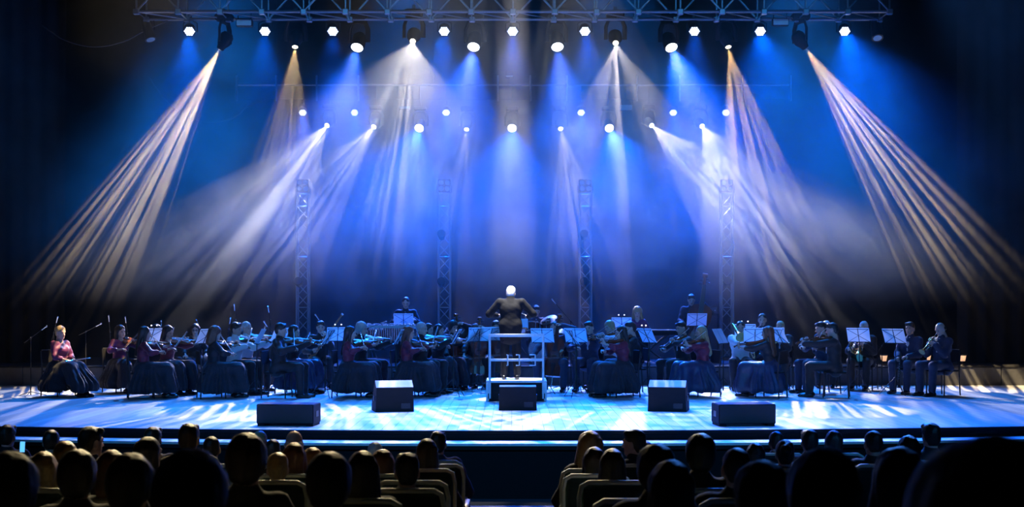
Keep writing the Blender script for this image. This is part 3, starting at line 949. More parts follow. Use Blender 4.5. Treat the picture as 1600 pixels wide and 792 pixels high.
def curved_band(off0, off1, z0, z1, x0=-13, x1=13):
    b = MB(); v = []; f = []
    xs = np.linspace(x0, x1, 41)
    for x in xs:
        y0, y1 = stage_front(x) + off0, stage_front(x) + off1
        v += [(x, y0, z0), (x, y1, z0), (x, y1, z1), (x, y0, z1)]
    for i in range(40):
        a, c = 4 * i, 4 * i + 4
        for k in range(4):
            j = (k + 1) % 4
            f.append((a + k, c + k, c + j, a + j))
    f += [(3, 2, 1, 0), (160, 161, 162, 163)]
    b.add(v, f)
    return b
tag(put('stage_nosing', curved_band(-.03, .0, -.05, -.004).mesh('nosing', 'black_paint')), None, None, None, 'structure').name = 'trim_1'
tag(put('trim_2', curved_band(-.02, .25, -.60, -.055).mesh('fascia', 'black_paint')), None, None, None, 'structure')
tag(put('trim_3', curved_band(-.56, -.02, -.20, -.125).mesh('step', 'black_carpet')), None, None, None, 'structure')
tag(put('trim_4', curved_band(-.565, -.22, -.15, -.118).mesh('lit_step_strip', 'rail_white')), None, None, None, 'structure')  # white strip on the black step: the light it catches, put into the colour
tag(put('trim_5', curved_band(-.50, -.02, -.98, -.20).mesh('step_fascia', 'black_paint')), None, None, None, 'structure')

b = MB(); ds = [-4, 0, 13.6, 19.5]; v = []; f = []
for d in ds: v += [(-XW, CAM_Y + d, hall_floor(d)), (XW, CAM_Y + d, hall_floor(d))]
for i in range(3): f.append((2 * i, 2 * i + 1, 2 * i + 3, 2 * i + 2))
b.add(v, f); struct('floor_hall', b, 'hall_dark')
for nm, lo, hi in (('wall_left', (-XW - .2, CAM_Y - 4, -1), (-XW, Y_BACK, Z_TOP)), ('wall_right', (XW, CAM_Y - 4, -1), (XW + .2, Y_BACK, Z_TOP)),
                   ('wall_back', (-XW, Y_BACK, -1), (XW, Y_BACK + .2, Z_TOP)), ('wall_front', (-XW, CAM_Y - 4.2, -1), (XW, CAM_Y - 4, Z_TOP)),
                   ('ceiling', (-XW, CAM_Y - 4, Z_TOP), (XW, Y_BACK, Z_TOP + .2))):
    b = MB(); b.box(lo, hi); struct(nm, b, 'hall_dark')

def curtain(label, x0, x1, y, z0, z1, amp=.07, wave=.38):
    b = MB(); n = int(abs(x1 - x0) / wave * 8); v = []; f = []
    for i in range(n + 1):
        x = x0 + (x1 - x0) * i / n
        yy = y + amp * math.sin(2 * PI * x / wave) + .4 * amp * math.sin(2 * PI * x / (wave * 2.7) + 1)
        v += [(x, yy, z0), (x + .02 * math.sin(9 * x), yy * .3 + y * .7, z1), (x, yy + .02, z0), (x + .02 * math.sin(9 * x), yy * .3 + y * .7 + .02, z1)]
    for i in range(n):
        a, c = 4 * i, 4 * i + 4
        f += [(a, c, c + 1, a + 1), (a + 2, a + 3, c + 3, c + 2), (a, a + 2, c + 2, c), (a + 1, c + 1, c + 3, a + 3)]
    b.add(v, f)
    o = put('stage_curtain', b.mesh('curtain', 'velour', True))
    return tag(o, label, 'curtain')
curtain('smooth black backdrop cloth behind the lattice towers', -13.5, 13.5, 13.4, .0, 10.4, .002, 4.0)
curtain('black velour side curtain at the far left of the stage', -14.2, -9.6, 4.6, .40, 10.0)
curtain('black velour side curtain at the far right of the stage', 9.6, 14.2, 4.6, .40, 10.0)

# riser across the back of the stage, built from decks side by side
RZ0 = .39; RY0 = CAM_Y + 28.1
k = 0
for i in range(12):
    x0 = -12 + 2.0 * i
    t = thing('riser_deck', None, 'stage riser', T(x0 + 1.0, RY0, 0), 'riser decks')
    side = ['counting from the left edge', ''][0]
    ordn = ['first', 'second', 'third', 'fourth', 'fifth', 'sixth', 'seventh', 'eighth', 'ninth', 'tenth', 'eleventh', 'twelfth'][i]
    t['label'] = 'low dark riser deck behind the orchestra, %s from the left' % ordn
    put('deck', simple('rs_deck', 'black_carpet', lambda b: b.bevel_box((-.996, 0, RZ0 - .03), (.996, 4.6, RZ0), .008)), t)
    put('front_panel', simple('rs_front', 'riser_grey', lambda b: b.box((-.99, .02, .0), (.99, .05, RZ0 - .03))), t)
    for sx in (-1, 1):
        put('leg', simple('rs_leg%d' % sx, 'aluminium', lambda b: b.box((.95 * sx - .025, .08, 0), (.95 * sx + .025, .13, RZ0 - .03))), t)
        put('leg', simple('rs_legb%d' % sx, 'aluminium', lambda b: b.box((.95 * sx - .025, 4.45, 0), (.95 * sx + .025, 4.5, RZ0 - .03))), t)

# haze hanging over the stage, thinner towards the front, drifting in clouds
hm = bpy.data.materials.new('haze'); hm.use_nodes = True
nt = hm.node_tree; nt.nodes.clear()
out = nt.nodes.new('ShaderNodeOutputMaterial'); vs = nt.nodes.new('ShaderNodeVolumeScatter')
nt.links.new(vs.outputs[0], out.inputs['Volume'])
vs.inputs['Color'].default_value = (1, 1, 1, 1); vs.inputs['Anisotropy'].default_value = 0.0
tc = nt.nodes.new('ShaderNodeTexCoord')
n1 = nt.nodes.new('ShaderNodeTexNoise'); n1.inputs['Scale'].default_value = .75; n1.inputs['Detail'].default_value = 4; n1.inputs['Roughness'].default_value = .6; n1.inputs['Distortion'].default_value = .6
nt.links.new(tc.outputs['Object'], n1.inputs['Vector'])
m1 = nt.nodes.new('ShaderNodeMapRange'); m1.inputs[1].default_value = .36; m1.inputs[2].default_value = .68; m1.inputs[3].default_value = .12; m1.inputs[4].default_value = 2.2
nt.links.new(n1.outputs['Fac'], m1.inputs[0])
sx = nt.nodes.new('ShaderNodeSeparateXYZ'); nt.links.new(tc.outputs['Object'], sx.inputs[0])
m2 = nt.nodes.new('ShaderNodeMapRange'); m2.inputs[1].default_value = -4.5; m2.inputs[2].default_value = -1.0; m2.inputs[3].default_value = .10; m2.inputs[4].default_value = 1
nt.links.new(sx.outputs[1], m2.inputs[0])
m3 = nt.nodes.new('ShaderNodeMapRange'); m3.interpolation_type = 'SMOOTHSTEP'; m3.inputs[1].default_value = 1.5; m3.inputs[2].default_value = 4.0; m3.inputs[3].default_value = .01; m3.inputs[4].default_value = 1
nt.links.new(sx.outputs[2], m3.inputs[0])
mu = nt.nodes.new('ShaderNodeMath'); mu.operation = 'MULTIPLY'
nt.links.new(m1.outputs[0], mu.inputs[0]); nt.links.new(m2.outputs[0], mu.inputs[1])
m4 = nt.nodes.new('ShaderNodeMapRange'); m4.interpolation_type = 'SMOOTHSTEP'; m4.inputs[1].default_value = 3.0; m4.inputs[2].default_value = 8.0; m4.inputs[3].default_value = 0; m4.inputs[4].default_value = .5
nt.links.new(sx.outputs[1], m4.inputs[0])
mm = nt.nodes.new('ShaderNodeMath'); mm.operation = 'MAXIMUM'
nt.links.new(m3.outputs[0], mm.inputs[0]); nt.links.new(m4.outputs[0], mm.inputs[1])
mu2 = nt.nodes.new('ShaderNodeMath'); mu2.operation = 'MULTIPLY'
nt.links.new(mu.outputs[0], mu2.inputs[0]); nt.links.new(mm.outputs[0], mu2.inputs[1])
def mask(sock, a, b, lo, hi, prev, absolute=False):
    if absolute:
        q = nt.nodes.new('ShaderNodeMath'); q.operation = 'ABSOLUTE'; nt.links.new(sock, q.inputs[0]); sock = q.outputs[0]
    r = nt.nodes.new('ShaderNodeMapRange'); r.inputs[1].default_value = a; r.inputs[2].default_value = b; r.inputs[3].default_value = lo; r.inputs[4].default_value = hi
    nt.links.new(sock, r.inputs[0])
    q = nt.nodes.new('ShaderNodeMath'); q.operation = 'MULTIPLY'
    nt.links.new(r.outputs[0], q.inputs[0]); nt.links.new(prev, q.inputs[1])
    return q.outputs[0]
dens = mask(sx.outputs[0], 7.6, 10.4, 1, .01, mu2.outputs[0], True)
dens = mask(sx.outputs[2], 4.6, 7.4, 1, .16, dens)
md = nt.nodes.new('ShaderNodeMath'); md.operation = 'MULTIPLY'; md.inputs[1].default_value = HAZE
nt.links.new(dens, md.inputs[0]); nt.links.new(md.outputs[0], vs.inputs['Density'])
b = MB(); b.box((-13.4, -6.2, .02), (13.4, 13.1, 8.6))
me = b.mesh('haze', 'black_paint'); me.materials.clear(); me.materials.append(hm)
tag(put('haze', me), 'thin stage haze lit by the lamp beams', 'haze', None, 'stuff')

# ------------------------------------------------------------------ lattice trusses
def truss_box(parent, a, length, w, hgt, bay, axis='x', rc=.025, rb=.012):
    """box lattice: four chords, zig-zag braces; runs along x (or up along z)"""
    ch = unit_bar(rc, 'aluminium', 8); br = unit_bar(rb, 'aluminium', 6)
    n = max(1, round(length / bay)); st = length / n
    if axis == 'x':
        pt = lambda s, i, j: Vector(a) + Vector((s, w * i, hgt * j))
    else:
        pt = lambda s, i, j: Vector(a) + Vector((w * i, hgt * j, s))
    for i in (0, 1):
        for j in (0, 1):
            bar_between(parent, 'chord', pt(0, i, j), pt(length, i, j), ch)
    return pt, n, st, br

D1, D2 = 24.0, 35.1
tz = at(0, 18, D1).z; xa = at(213, 0, D1).x; xb = at(1390, 0, D1).x
fy = CAM_Y + D1
tr = thing('lighting_truss', 'large aluminium lattice truss across the top of the frame', 'truss', T(0, 0, 0))
TW, TH = .66, .80
pt, n, st, br = truss_box(tr, (xa, fy, tz), xb - xa, TW, TH, .717, 'x', .027, .018)
node = simple('truss_node', 'aluminium', lambda b: b.bevel_box((-.055, -.045, -.055), (.055, .045, .045), .015))
thin = unit_bar(.013, 'aluminium', 6)
for i in range(n + 1):
    s = i * st
    for w in (0, 1):
        bar_between(tr, 'brace', pt(s, w, 0), pt(s, w, 1), br)
        if i < n:
            q = (i + w) % 2
            bar_between(tr, 'brace', pt(s, w, q), pt(s + st, w, 1 - q), br)
        put('node', node, tr, T(*pt(s, w, 0)))
    bar_between(tr, 'brace', pt(s, 0, 0), pt(s, 1, 0), thin)
    if i < n: bar_between(tr, 'brace', pt(s, 0, 0), pt(s + st, 1, 0), thin)
# steel hoists that carry it
for xx in (-5.2, 0, 5.2):
    t = thing('chain_hoist', 'black chain hoist above the front truss, %s' % {-5.2: 'left', 0: 'middle', 5.2: 'right'}[xx], 'hoist', T(xx, fy + TW / 2, tz + TH))
    put('motor', simple('hoist_motor', 'black_paint', lambda b: b.bevel_box((-.13, -.12, .18), (.13, .12, .55), .03)), t)
    put('chain', simple('hoist_chain', 'dark_metal', lambda b: b.cyl((0, 0, .55), (0, 0, Z_TOP - 7.6), .012)), t)
    put('hook', simple('hoist_hook', 'dark_metal', lambda b: b.tube([(0, 0, .18), (0, 0, .08), (.04, 0, .03), (0, 0, 0)], .014, 6)), t)

# rear pipe with drop brackets
rp = thing('rear_lighting_bar', 'thin rear lighting bar between the two rows of lamps', 'lighting bar', T(0, 0, 0))
z2 = at(0, 133, D2).z; y2 = CAM_Y + D2
bar_between(rp, 'pipe', (at(372, 0, D2).x, y2, z2), (at(1233, 0, D2).x, y2, z2), unit_bar(.024, 'aluminium', 8))
bar_between(rp, 'pipe', (at(372, 0, D2).x, y2, at(0, 155, D2).z), (at(1233, 0, D2).x, y2, at(0, 155, D2).z), unit_bar(.010, 'dark_metal', 6))
for u in (370, 432, 495, 560, 778, 829, 885, 995, 1062, 1160, 1235):
    x = at(u, 0, D2).x
    bar_between(rp, 'drop_bracket', (x, y2 - .03, at(0, 158, D2).z), (x, y2 - .03, at(0, 118, D2).z), unit_bar(.026, 'aluminium', 6))
for xx in (-6, -2, 2, 6):
    bar_between(rp, 'wire', (xx, y2, z2), (xx, y2, Z_TOP - .02), unit_bar(.006, 'dark_metal', 5))

# four towers at the back with lamps
TD = 32.2
for ti, u in enumerate((472, 694, 915, 1137)):
    ordn = ['leftmost', 'second from left', 'third from left', 'rightmost'][ti]
    p = at_z(u, TD, 0)
    t = thing('lattice_tower', 'upright aluminium lattice tower behind the orchestra, %s of four' % ordn, 'truss tower', T(p.x - .135, p.y, 0))
    base_y = 0
    H = at(0, 302, TD).z - RZ0
    pt, n, st, br = truss_box(t, (0, 0, RZ0), H, .27, .27, .30, 'z', .022, .010)
    for i in range(n):
        s = i * st; q = i % 2
        bar_between(t, 'brace', pt(s, q, 0), pt(s + st, 1 - q, 0), br)
        bar_between(t, 'brace', pt(s, 1 - q, 1), pt(s + st, q, 1), br)
        bar_between(t, 'brace', pt(s, 0, q), pt(s + st, 0, 1 - q), br)
        bar_between(t, 'brace', pt(s, 1, 1 - q), pt(s + st, 1, q), br)
        if i % 4 == 0:
            bar_between(t, 'brace', pt(s, 0, 0), pt(s, 1, 0), br); bar_between(t, 'brace', pt(s, 0, 1), pt(s, 1, 1), br)
    bar_between(t, 'brace', pt(H, 0, 0), pt(H, 1, 0), br); bar_between(t, 'brace', pt(H, 0, 1), pt(H, 1, 1), br)
    put('base_plate', simple('tower_base', 'dark_metal', lambda b: b.bevel_box((-.20, -.20, RZ0), (.47, .47, RZ0 + .015), .005)), t)
    # four-cell blinder on top
    t2 = thing('blinder_lamp', 'unlit four-cell blinder lamp on top of the %s tower' % ordn, 'stage lamp', T(p.x, p.y + .10, H + RZ0 + .01), 'blinders on the towers')
    put('yoke', simple('bl_yoke', 'dark_metal', lambda b: b.tube([(-.17, 0, .18), (-.17, .02, .02), (0, .03, 0), (.17, .02, .02), (.17, 0, .18)], .012, 6)), t2)
    put('housing', simple('bl_house', 'black_plastic', lambda b: b.bevel_box((-.15, -.02, .03), (.15, .09, .33), .02)), t2)
    for sx in (-1, 1):
        for sz in (-1, 1):
            put('cell', simple('bl_cell', 'lens_glass', lambda b: b.lathe([(.001, .012), (.045, .004), (.058, .02), (.062, .03), (.062, 0)], 14, RX(90)), True), t2, T(.073 * sx, -.02, .18 + .073 * sz))
    # dark moving head clamped half-way up
    for zz, nm in ((2.15, 'lower'), (3.25, 'upper')):
        if nm == 'upper' and ti in (0, 3): continue
        t3 = thing('tower_lamp', 'dark unlit lamp clamped on the %s tower, %s one' % (ordn, nm), 'stage lamp', T(p.x - .05, p.y - .03, zz), 'lamps clamped on the towers')
        put('clamp', simple('tl_clamp', 'dark_metal', lambda b: b.box((-.03, -.06, -.03), (.03, .03, .03))), t3)
        put('housing', simple('tl_house', 'black_plastic', lambda b: b.lathe([(.001, -.14), (.07, -.13), (.085, .0), (.10, .12), (.095, .13)], 12, T(0, -.17, 0) @ RX(70)), True), t3)
        put('lens', simple('tl_lens', 'lens_glass', lambda b: b.lathe([(.001, .115), (.05, .112), (.085, .10)], 12, T(0, -.17, 0) @ RX(70)), True), t3)

# ------------------------------------------------------------------ lamps
def aim(p, target):
    return T(*p) @ (Vector(target) - Vector(p)).to_track_quat('-Z', 'Y').to_matrix().to_4x4()

def led_par(label, p, target, watts, angle=26, col=(0.0, 0.10, 1.0), group='blue LED par lamps', lit=True):
    t = thing('led_par_lamp', label, 'stage lamp', T(*p), group)
    R = aim((0, 0, 0), Vector(target) - Vector(p))
    put('yoke', simple('par_yoke', 'dark_metal', lambda b: b.tube([(-.125, 0, 0), (-.125, 0, .16), (0, 0, .22), (.125, 0, .16), (.125, 0, 0)], .010, 6)), t, T(0, .07, 0))
    put('clamp', simple('par_clamp', 'dark_metal', lambda b: b.bevel_box((-.025, -.025, .21), (.025, .025, .30), .008)), t, T(0, .07, 0))
    can = put('can', simple('par_can', 'black_plastic', lambda b: b.lathe([(.001, .17), (.07, .165), (.098, .12), (.108, .0), (.104, .0), (.10, .01)], 16), True), t, R)
    def dots(b):
        for q in range(-2, 3):
            for r in range(-2, 3):
                if abs(q + r) <= 2:
                    b.lathe([(.0168, -.001), (.014, -.004), (.001, -.006)], 8, T(.039 * (q + r / 2), .0338 * r, 0))
    put('led_lenses', simple('par_leds', 'led_blue', dots), can)
    spot_light('led_par_light', (0, 0, 0), (0, 0, -1), angle, col, watts, .9, .08).parent = t
    if p.y > 5: bar_between(t, 'hanger', (0, .07, .28), (0, 0, z2 - p.z + .01), unit_bar(.014, 'dark_metal'))
    L = [o for o in t.children if o.type == 'LIGHT'][0]
    d = (Vector(target) - Vector(p)).normalized()
    L.location = d * .03; L.rotation_euler = look(d)
    return t

def moving_head(label, p, target, watts, angle, col, lens, nodes=None, group='moving head lamps', size=1.0, blend=.4, lens_r=.085, soft=.05):
    """p = centre of the front lens"""
    p = Vector(p); d = (Vector(target) - p).normalized()
    piv = p - d * .16 * size
    t = thing('moving_head_lamp', label, 'stage lamp', T(*piv), group)
    yaw = math.atan2(d.x, -d.y) if abs(d.x) + abs(d.y) > .05 else 0
    put('base', simple('mh_base', 'black_plastic', lambda b: b.bevel_box((-.16, -.13, .36), (.16, .13, .47), .03)), t)
    put('clamp', simple('mh_clamp', 'dark_metal', lambda b: b.box((-.03, -.03, .47), (.03, .03, .56))), t)
    if p.y > 5: bar_between(t, 'hanger', (0, 0, .55), (0, y2 - piv.y, z2 - piv.z + .01), unit_bar(.014, 'dark_metal'))
    else: bar_between(t, 'hanger', (0, 0, .50), (0, fy + TW - piv.y, tz - piv.z), unit_bar(.014, 'dark_metal'))
    Y = Matrix.Rotation(yaw, 4, 'Z')
    put('yoke', simple('mh_yoke', 'black_plastic', lambda b: b.tube([(-.17, 0, -.03), (-.17, 0, .20), (-.12, 0, .32), (0, 0, .345), (.12, 0, .32), (.17, 0, .20), (.17, 0, -.03)], [(.022, .045)] * 7, 8, True, (0, 0, 1)), True), t, Y)
    R = d.to_track_quat('-Z', 'Y').to_matrix().to_4x4()
    r = lens_r
    hd = put('head', simple('mh_head%g' % r, 'black_plastic', lambda b: b.lathe([(.001, .17), (.08, .16), (.12, .10), (.125, -.02), (r + .025, -.12), (r + .015, -.17), (r, -.165)], 16), True), t, R)
    put('lens', simple('mh_lens%g%s' % (r, lens), lens, lambda b: b.lathe([(r, -.167), (r * .7, -.175), (.001, -.179)], 16), True), hd)
    L = spot_light('moving_head_light', d * .20, d * 1.2, angle, col, watts, blend, soft, None, nodes, p)
    L.parent = t
    return t

ORD = ['first', 'second', 'third', 'fourth', 'fifth', 'sixth', 'seventh', 'eighth', 'ninth']
d1b = D1 + TW
W_PAR1, W_SPOT1, W_WASH1, W_PAR2, W_SPOT2, W_WASH2 = LW
# front row: LED pars
par1 = [(296, (285, 330, 20.5), .8), (414, (400, 330, 20.5), .6), (520, (515, 330, 20.5), .5), (694, (670, 330, 20.5), 1.0), (801, (801, 330, 20.5), .5),
        (914, (950, 330, 20.5), .9), (1085, (1092, 330, 20.5), .5), (1188, (1230, 330, 20.0), 1.3), (1320, (1405, 330, 20.0), 2.2)]
for i, (u, tg, g) in enumerate(par1):
    led_par('blue LED par lamp on the front truss, %s from left' % ORD[i], at(u, 49, d1b), at(*tg), W_PAR1 * g, 30 if i < 7 else 44, group='front truss LED pars')
WARM = (1.0, .74, .38); WHT = (1.0, .90, .80)
spot1 = [(344, 76, (48, 608, 26.0), 25, WARM, 2.8, 27), (461, 73, (440, 330, 23.2), 28, WARM, 1.0, 25), (645, 64, (597, 330, 21.2), 54, (1, .92, .84), 1.0, 17),
         (962, 67, (985, 330, 21.2), 42, (1, .90, .80), 1.1, 18), (1138, 73, (1190, 330, 23.4), 28, WARM, 1.3, 25), (1258, 74, (1585, 560, 27.0), 24, WARM, 3.4, 27)]
for i, (u, v, tg, an, c, g, sc_) in enumerate(spot1):
    moving_head('moving head throwing a warm striped beam from the front truss, %s from left' % ORD[i], at(u, v, d1b), at(*tg), W_SPOT1 * g, an, c, 'lens_warm',
                stripes(sc_ * 2.0, 1.3 * i + .4), 'front truss striped beams', lens_r=.050, blend=.25, soft=.02)
wash1 = [(558, 74, (490, 330, 22.5), 46), (740, 73, (695, 330, 22.5), 48), (871, 73, (905, 330, 22.5), 44), (1049, 74, (1145, 330, 22.5), 50)]
for i, (u, v, tg, an) in enumerate(wash1):
    moving_head('big round blue-white wash lamp on the front truss, %s from left' % ORD[i], at(u, v, d1b), at(*tg), W_WASH1 * (1.25 if i == 3 else 1), an, (1, 1, 1), 'lens_blue',
                hot_core(an), 'front truss wash lamps', lens_r=.105, blend=.5, soft=.09)
# rear row
for i, (u, ut) in enumerate(((473, 470), (554, 556), (697, 680), (908, 930), (1052, 1075), (1134, 1130))):
    led_par('small blue LED par lamp on the rear bar, %s from left' % ORD[i], at(u, 176, D2), at(ut, 420, D2 - 4.5), W_PAR2, 32, group='rear bar LED pars')
spot2 = [(511, 196, (300, 480, 28), 30, (1, .95, .94), 3.0, 23), (584, 198, (350, 480, 28), 24, (1, .90, .82), 2.4, 27), (729, 202, (715, 350, 33), 22, (1, .88, .80), .5, 27),
         (876, 201, (912, 380, 32), 24, (1, .88, .80), 1.2, 27), (1018, 196, (1300, 470, 28), 28, (1, .92, .86), 3.0, 24), (1097, 197, (1260, 450, 28), 33, (1, .96, .95), 2.6, 21)]
for i, (u, v, tg, an, c, g, sc_) in enumerate(spot2):
    moving_head('moving head throwing a pale striped beam from the rear bar, %s from left' % ORD[i], at(u, v, D2), at(*tg), W_SPOT2 * g, an, c, 'lens_white',
                stripes(sc_ * 2.0, 2.1 * i + .9), 'rear bar striped beams', lens_r=.060, blend=.3, soft=.02)
wash2 = [(655, 200, (590, 400, 30.5)), (800, 200, (786, 400, 30.5)), (952, 200, (1015, 400, 30.5))]
for i, (u, v, tg) in enumerate(wash2):
    moving_head('big round blue-white wash lamp on the rear bar, %s from left' % ORD[i], at(u, v, D2), at(*tg), W_WASH2, 50, (1, 1, 1), 'lens_blue',
                hot_core(44, width=.5, edge_gain=1.0), 'rear bar wash lamps', lens_r=.11, blend=.5, soft=.10)

# unlit fixtures and panels on the bars
def flood(label, p, d):
    t = thing('flood_lamp', label, 'stage lamp', T(*p))
    R = Vector(d).to_track_quat('-Z', 'Y').to_matrix().to_4x4()
    put('housing', simple('fl_house', 'dark_metal', lambda b: b.lathe([(.001, .20), (.07, .19), (.085, .10), (.10, -.19), (.105, -.20), (.095, -.20)], 12), True), t, R)
    put('lens', simple('fl_lens', 'flood_face', lambda b: b.lathe([(.096, -.195), (.06, -.205), (.001, -.21)], 12), True), t, R)
    put('yoke', simple('fl_yoke', 'dark_metal', lambda b: b.tube([(-.12, 0, 0), (-.11, 0, .18), (0, 0, .24), (.11, 0, .18), (.12, 0, 0)], .01, 6)), t)
flood('dark cylindrical lamp tilted at the left end of the truss', at(231, 47, d1b), (.35, -.25, -1))
flood('dark cylindrical lamp hanging at the right end of the truss', at(1369, 46, d1b), (0, -.55, -1))
def panel(label, u, v, d, w, h, mat):
    t = thing('panel_lamp', label, 'stage lamp', T(*at(u, v, d)))
    put('housing', simple('pl_house%g' % w, 'dark_metal', lambda b: b.bevel_box((-w / 2, 0, -h / 2), (w / 2, .12, h / 2), .015)), t)
    put('face', simple('pl_face%g' % w, mat, lambda b: b.bevel_box((-w / 2 + .012, -.012, -h / 2 + .012), (w / 2 - .012, .004, h / 2 - .012), .004)), t)
    for sx in (-1, 1):
        put('bracket', simple('pl_br%g%d' % (w, sx), 'dark_metal', lambda b: b.cyl((sx * w * .4, .06, h / 2), (sx * w * .4, .06, h / 2 + .12), .010)), t)
    if d > 30: bar_between(t, 'hanger', (0, .06, h / 2 * (1 if v > 133 else -1)), (0, .06, z2 - at(u, v, d).z), unit_bar(.012, 'dark_metal'))
panel('pale rectangular floodlight under the truss, left of centre', 381, 35, d1b - .2, .29, .13, 'panel_white')
panel('pale rectangular floodlight under the truss, right of centre', 1220, 34, d1b - .2, .29, .13, 'panel_white')
panel('small cyan-lit strip light below the rear bar, left one', 632, 168, D2, .28, .09, 'flood_face')
panel('small cyan-lit strip light below the rear bar, right one', 978, 168, D2, .33, .16, 'flood_face')
panel('tiny pale box lamp above the rear bar near the centre', 796, 119, D2, .20, .06, 'flood_face')
def cable(label, pts, r=.012):
    P = [Vector(p) for p in pts]; q = []
    for i in range(len(P) - 1):
        p0 = P[max(i - 1, 0)]; p1, p2 = P[i], P[i + 1]; p3 = P[min(i + 2, len(P) - 1)]
        for t in np.linspace(0, 1, 8)[(0 if i == 0 else 1):]:
            q.append(.5 * ((2 * p1) + (p2 - p0) * t + (2 * p0 - 5 * p1 + 4 * p2 - p3) * t * t + (3 * p1 - p0 - 3 * p2 + p3) * t ** 3))
    b = MB(); b.tube(q, r, 6)
    tag(put('cable', b.mesh('cable', 'cable_rubber', True)), label, 'cable')
cable('cable sagging from the left end of the truss towards the side', [at(66, 40, d1b), at(100, 62, d1b), at(145, 73, d1b), at(190, 66, d1b), at(222, 50, d1b), at(262, 32, d1b)])
cable('long cable drooping below the left end of the rear bar', [at(234, 122, D2), at(262, 160, D2), at(300, 186, D2), at(340, 191, D2), at(372, 180, D2), at(386, 166, D2), at(420, 156, D2)], .018)

# ------------------------------------------------------------------ front of the stage: podium, conductor, wedges
pd = 23.55
pm = at_z(807, pd, 0)
pod = thing('conductor_podium', 'black conductor podium with white edges and white safety rail', 'podium', T(*pm))
PW, PH, PDp = 1.04, .355, .95
put('core', simple('pod_core', 'black_carpet', lambda b: b.box((-PW / 2 + .04, .03, .02), (PW / 2 - .04, PDp - .03, PH - .03))), pod)
put('deck', simple('pod_deck', 'rail_white', lambda b: b.bevel_box((-PW / 2, 0, PH - .035), (PW / 2, PDp, PH), .010)), pod)
for sx in (-1, 1):
    for yy in (.0, PDp - .05):
        put('corner_post', simple('pod_post%d%g' % (sx, yy), 'rail_white', lambda b: b.bevel_box((sx * (PW / 2 - .025) - .025, yy, 0), (sx * (PW / 2 - .025) + .025, yy + .05, PH - .035), .006)), pod)
    rl = put('rail_post', simple('pod_rpost%d' % sx, 'rail_white', lambda b: b.tube([(sx * .455, -.02, .05), (sx * .455, -.02, 1.13)], .018, 8), True), pod)
    put('bracket', simple('pod_br%d' % sx, 'dark_metal', lambda b: b.box((sx * .455 - .03, -.03, .05), (sx * .455 + .03, .0, .14))), rl)
    put('side_rail', simple('pod_side%d' % sx, 'rail_white', lambda b: b.tube([(sx * .455, -.02, 1.12), (sx * .47, .35, 1.10), (sx * .47, .40, 1.0), (sx * .47, .42, PH)], .016, 8), True), pod)
put('top_rail', simple('pod_top', 'rail_white', lambda b: b.bevel_box((-.475, -.045, 1.105), (.475, .005, 1.16), .010)), pod)
put('middle_rail', simple('pod_mid', 'rail_white', lambda b: b.bevel_box((-.455, -.040, .69), (.455, .0, .735), .010)), pod)
for xx, ww in ((-.16, .012), (.02, .03), (.27, .05)):
    put('clip', simple('pod_clip%g' % xx, 'rail_white', lambda b: b.tube([(xx - ww, -.05, .80), (xx + ww, -.05, .80), (xx + ww, -.05, .62), (xx - ww, -.05, .62)], .012, 6)), pod)

cm = T(pm.x - .10, pm.y + .42, PH) @ RZ(176)
person('person', 'white-haired conductor in black tailcoat standing on the podium, back turned, arms raised', cm, None,
       seat=None, outfit='tails', hair='short', hcol='hair_white', lean=2, yaw=-4, pitch=14, drop=.06, sw=.20, h=.0145, bottom='tailcoat', scale=.985,
       wl=(.27, -.30, 1.13), wr=(-.30, -.28, 1.11), hl=((-.35, -.9, .1), (0, 0, -1)), hr=((.35, -.85, .1), (0, 0, -1)), curl=.6,
       polel=(1, .35, -.75), poler=(-1, .35, -.75), cat='person')
bt = thing('baton', 'thin white conducting baton in the conductor hand', 'baton', cm @ frame((-.275, -.37, 1.105), (.7, -.75, .25), (0, 0, 1)))
put('shaft', simple('baton_shaft', 'rail_white', lambda b: b.cyl((0, 0, 0), (0, .36, 0), .004, .002, 6)), bt)
put('handle', simple('baton_handle', 'bow_wood', lambda b: b.ball((0, 0, 0), (.011, .028, .011), 8, 5), True), bt)
music_stand('low music stand standing before the conductor on the stage', T(pm.x, pm.y + 1.25, 0) @ RZ(180), height=1.22, tilt=55, lamp=False)

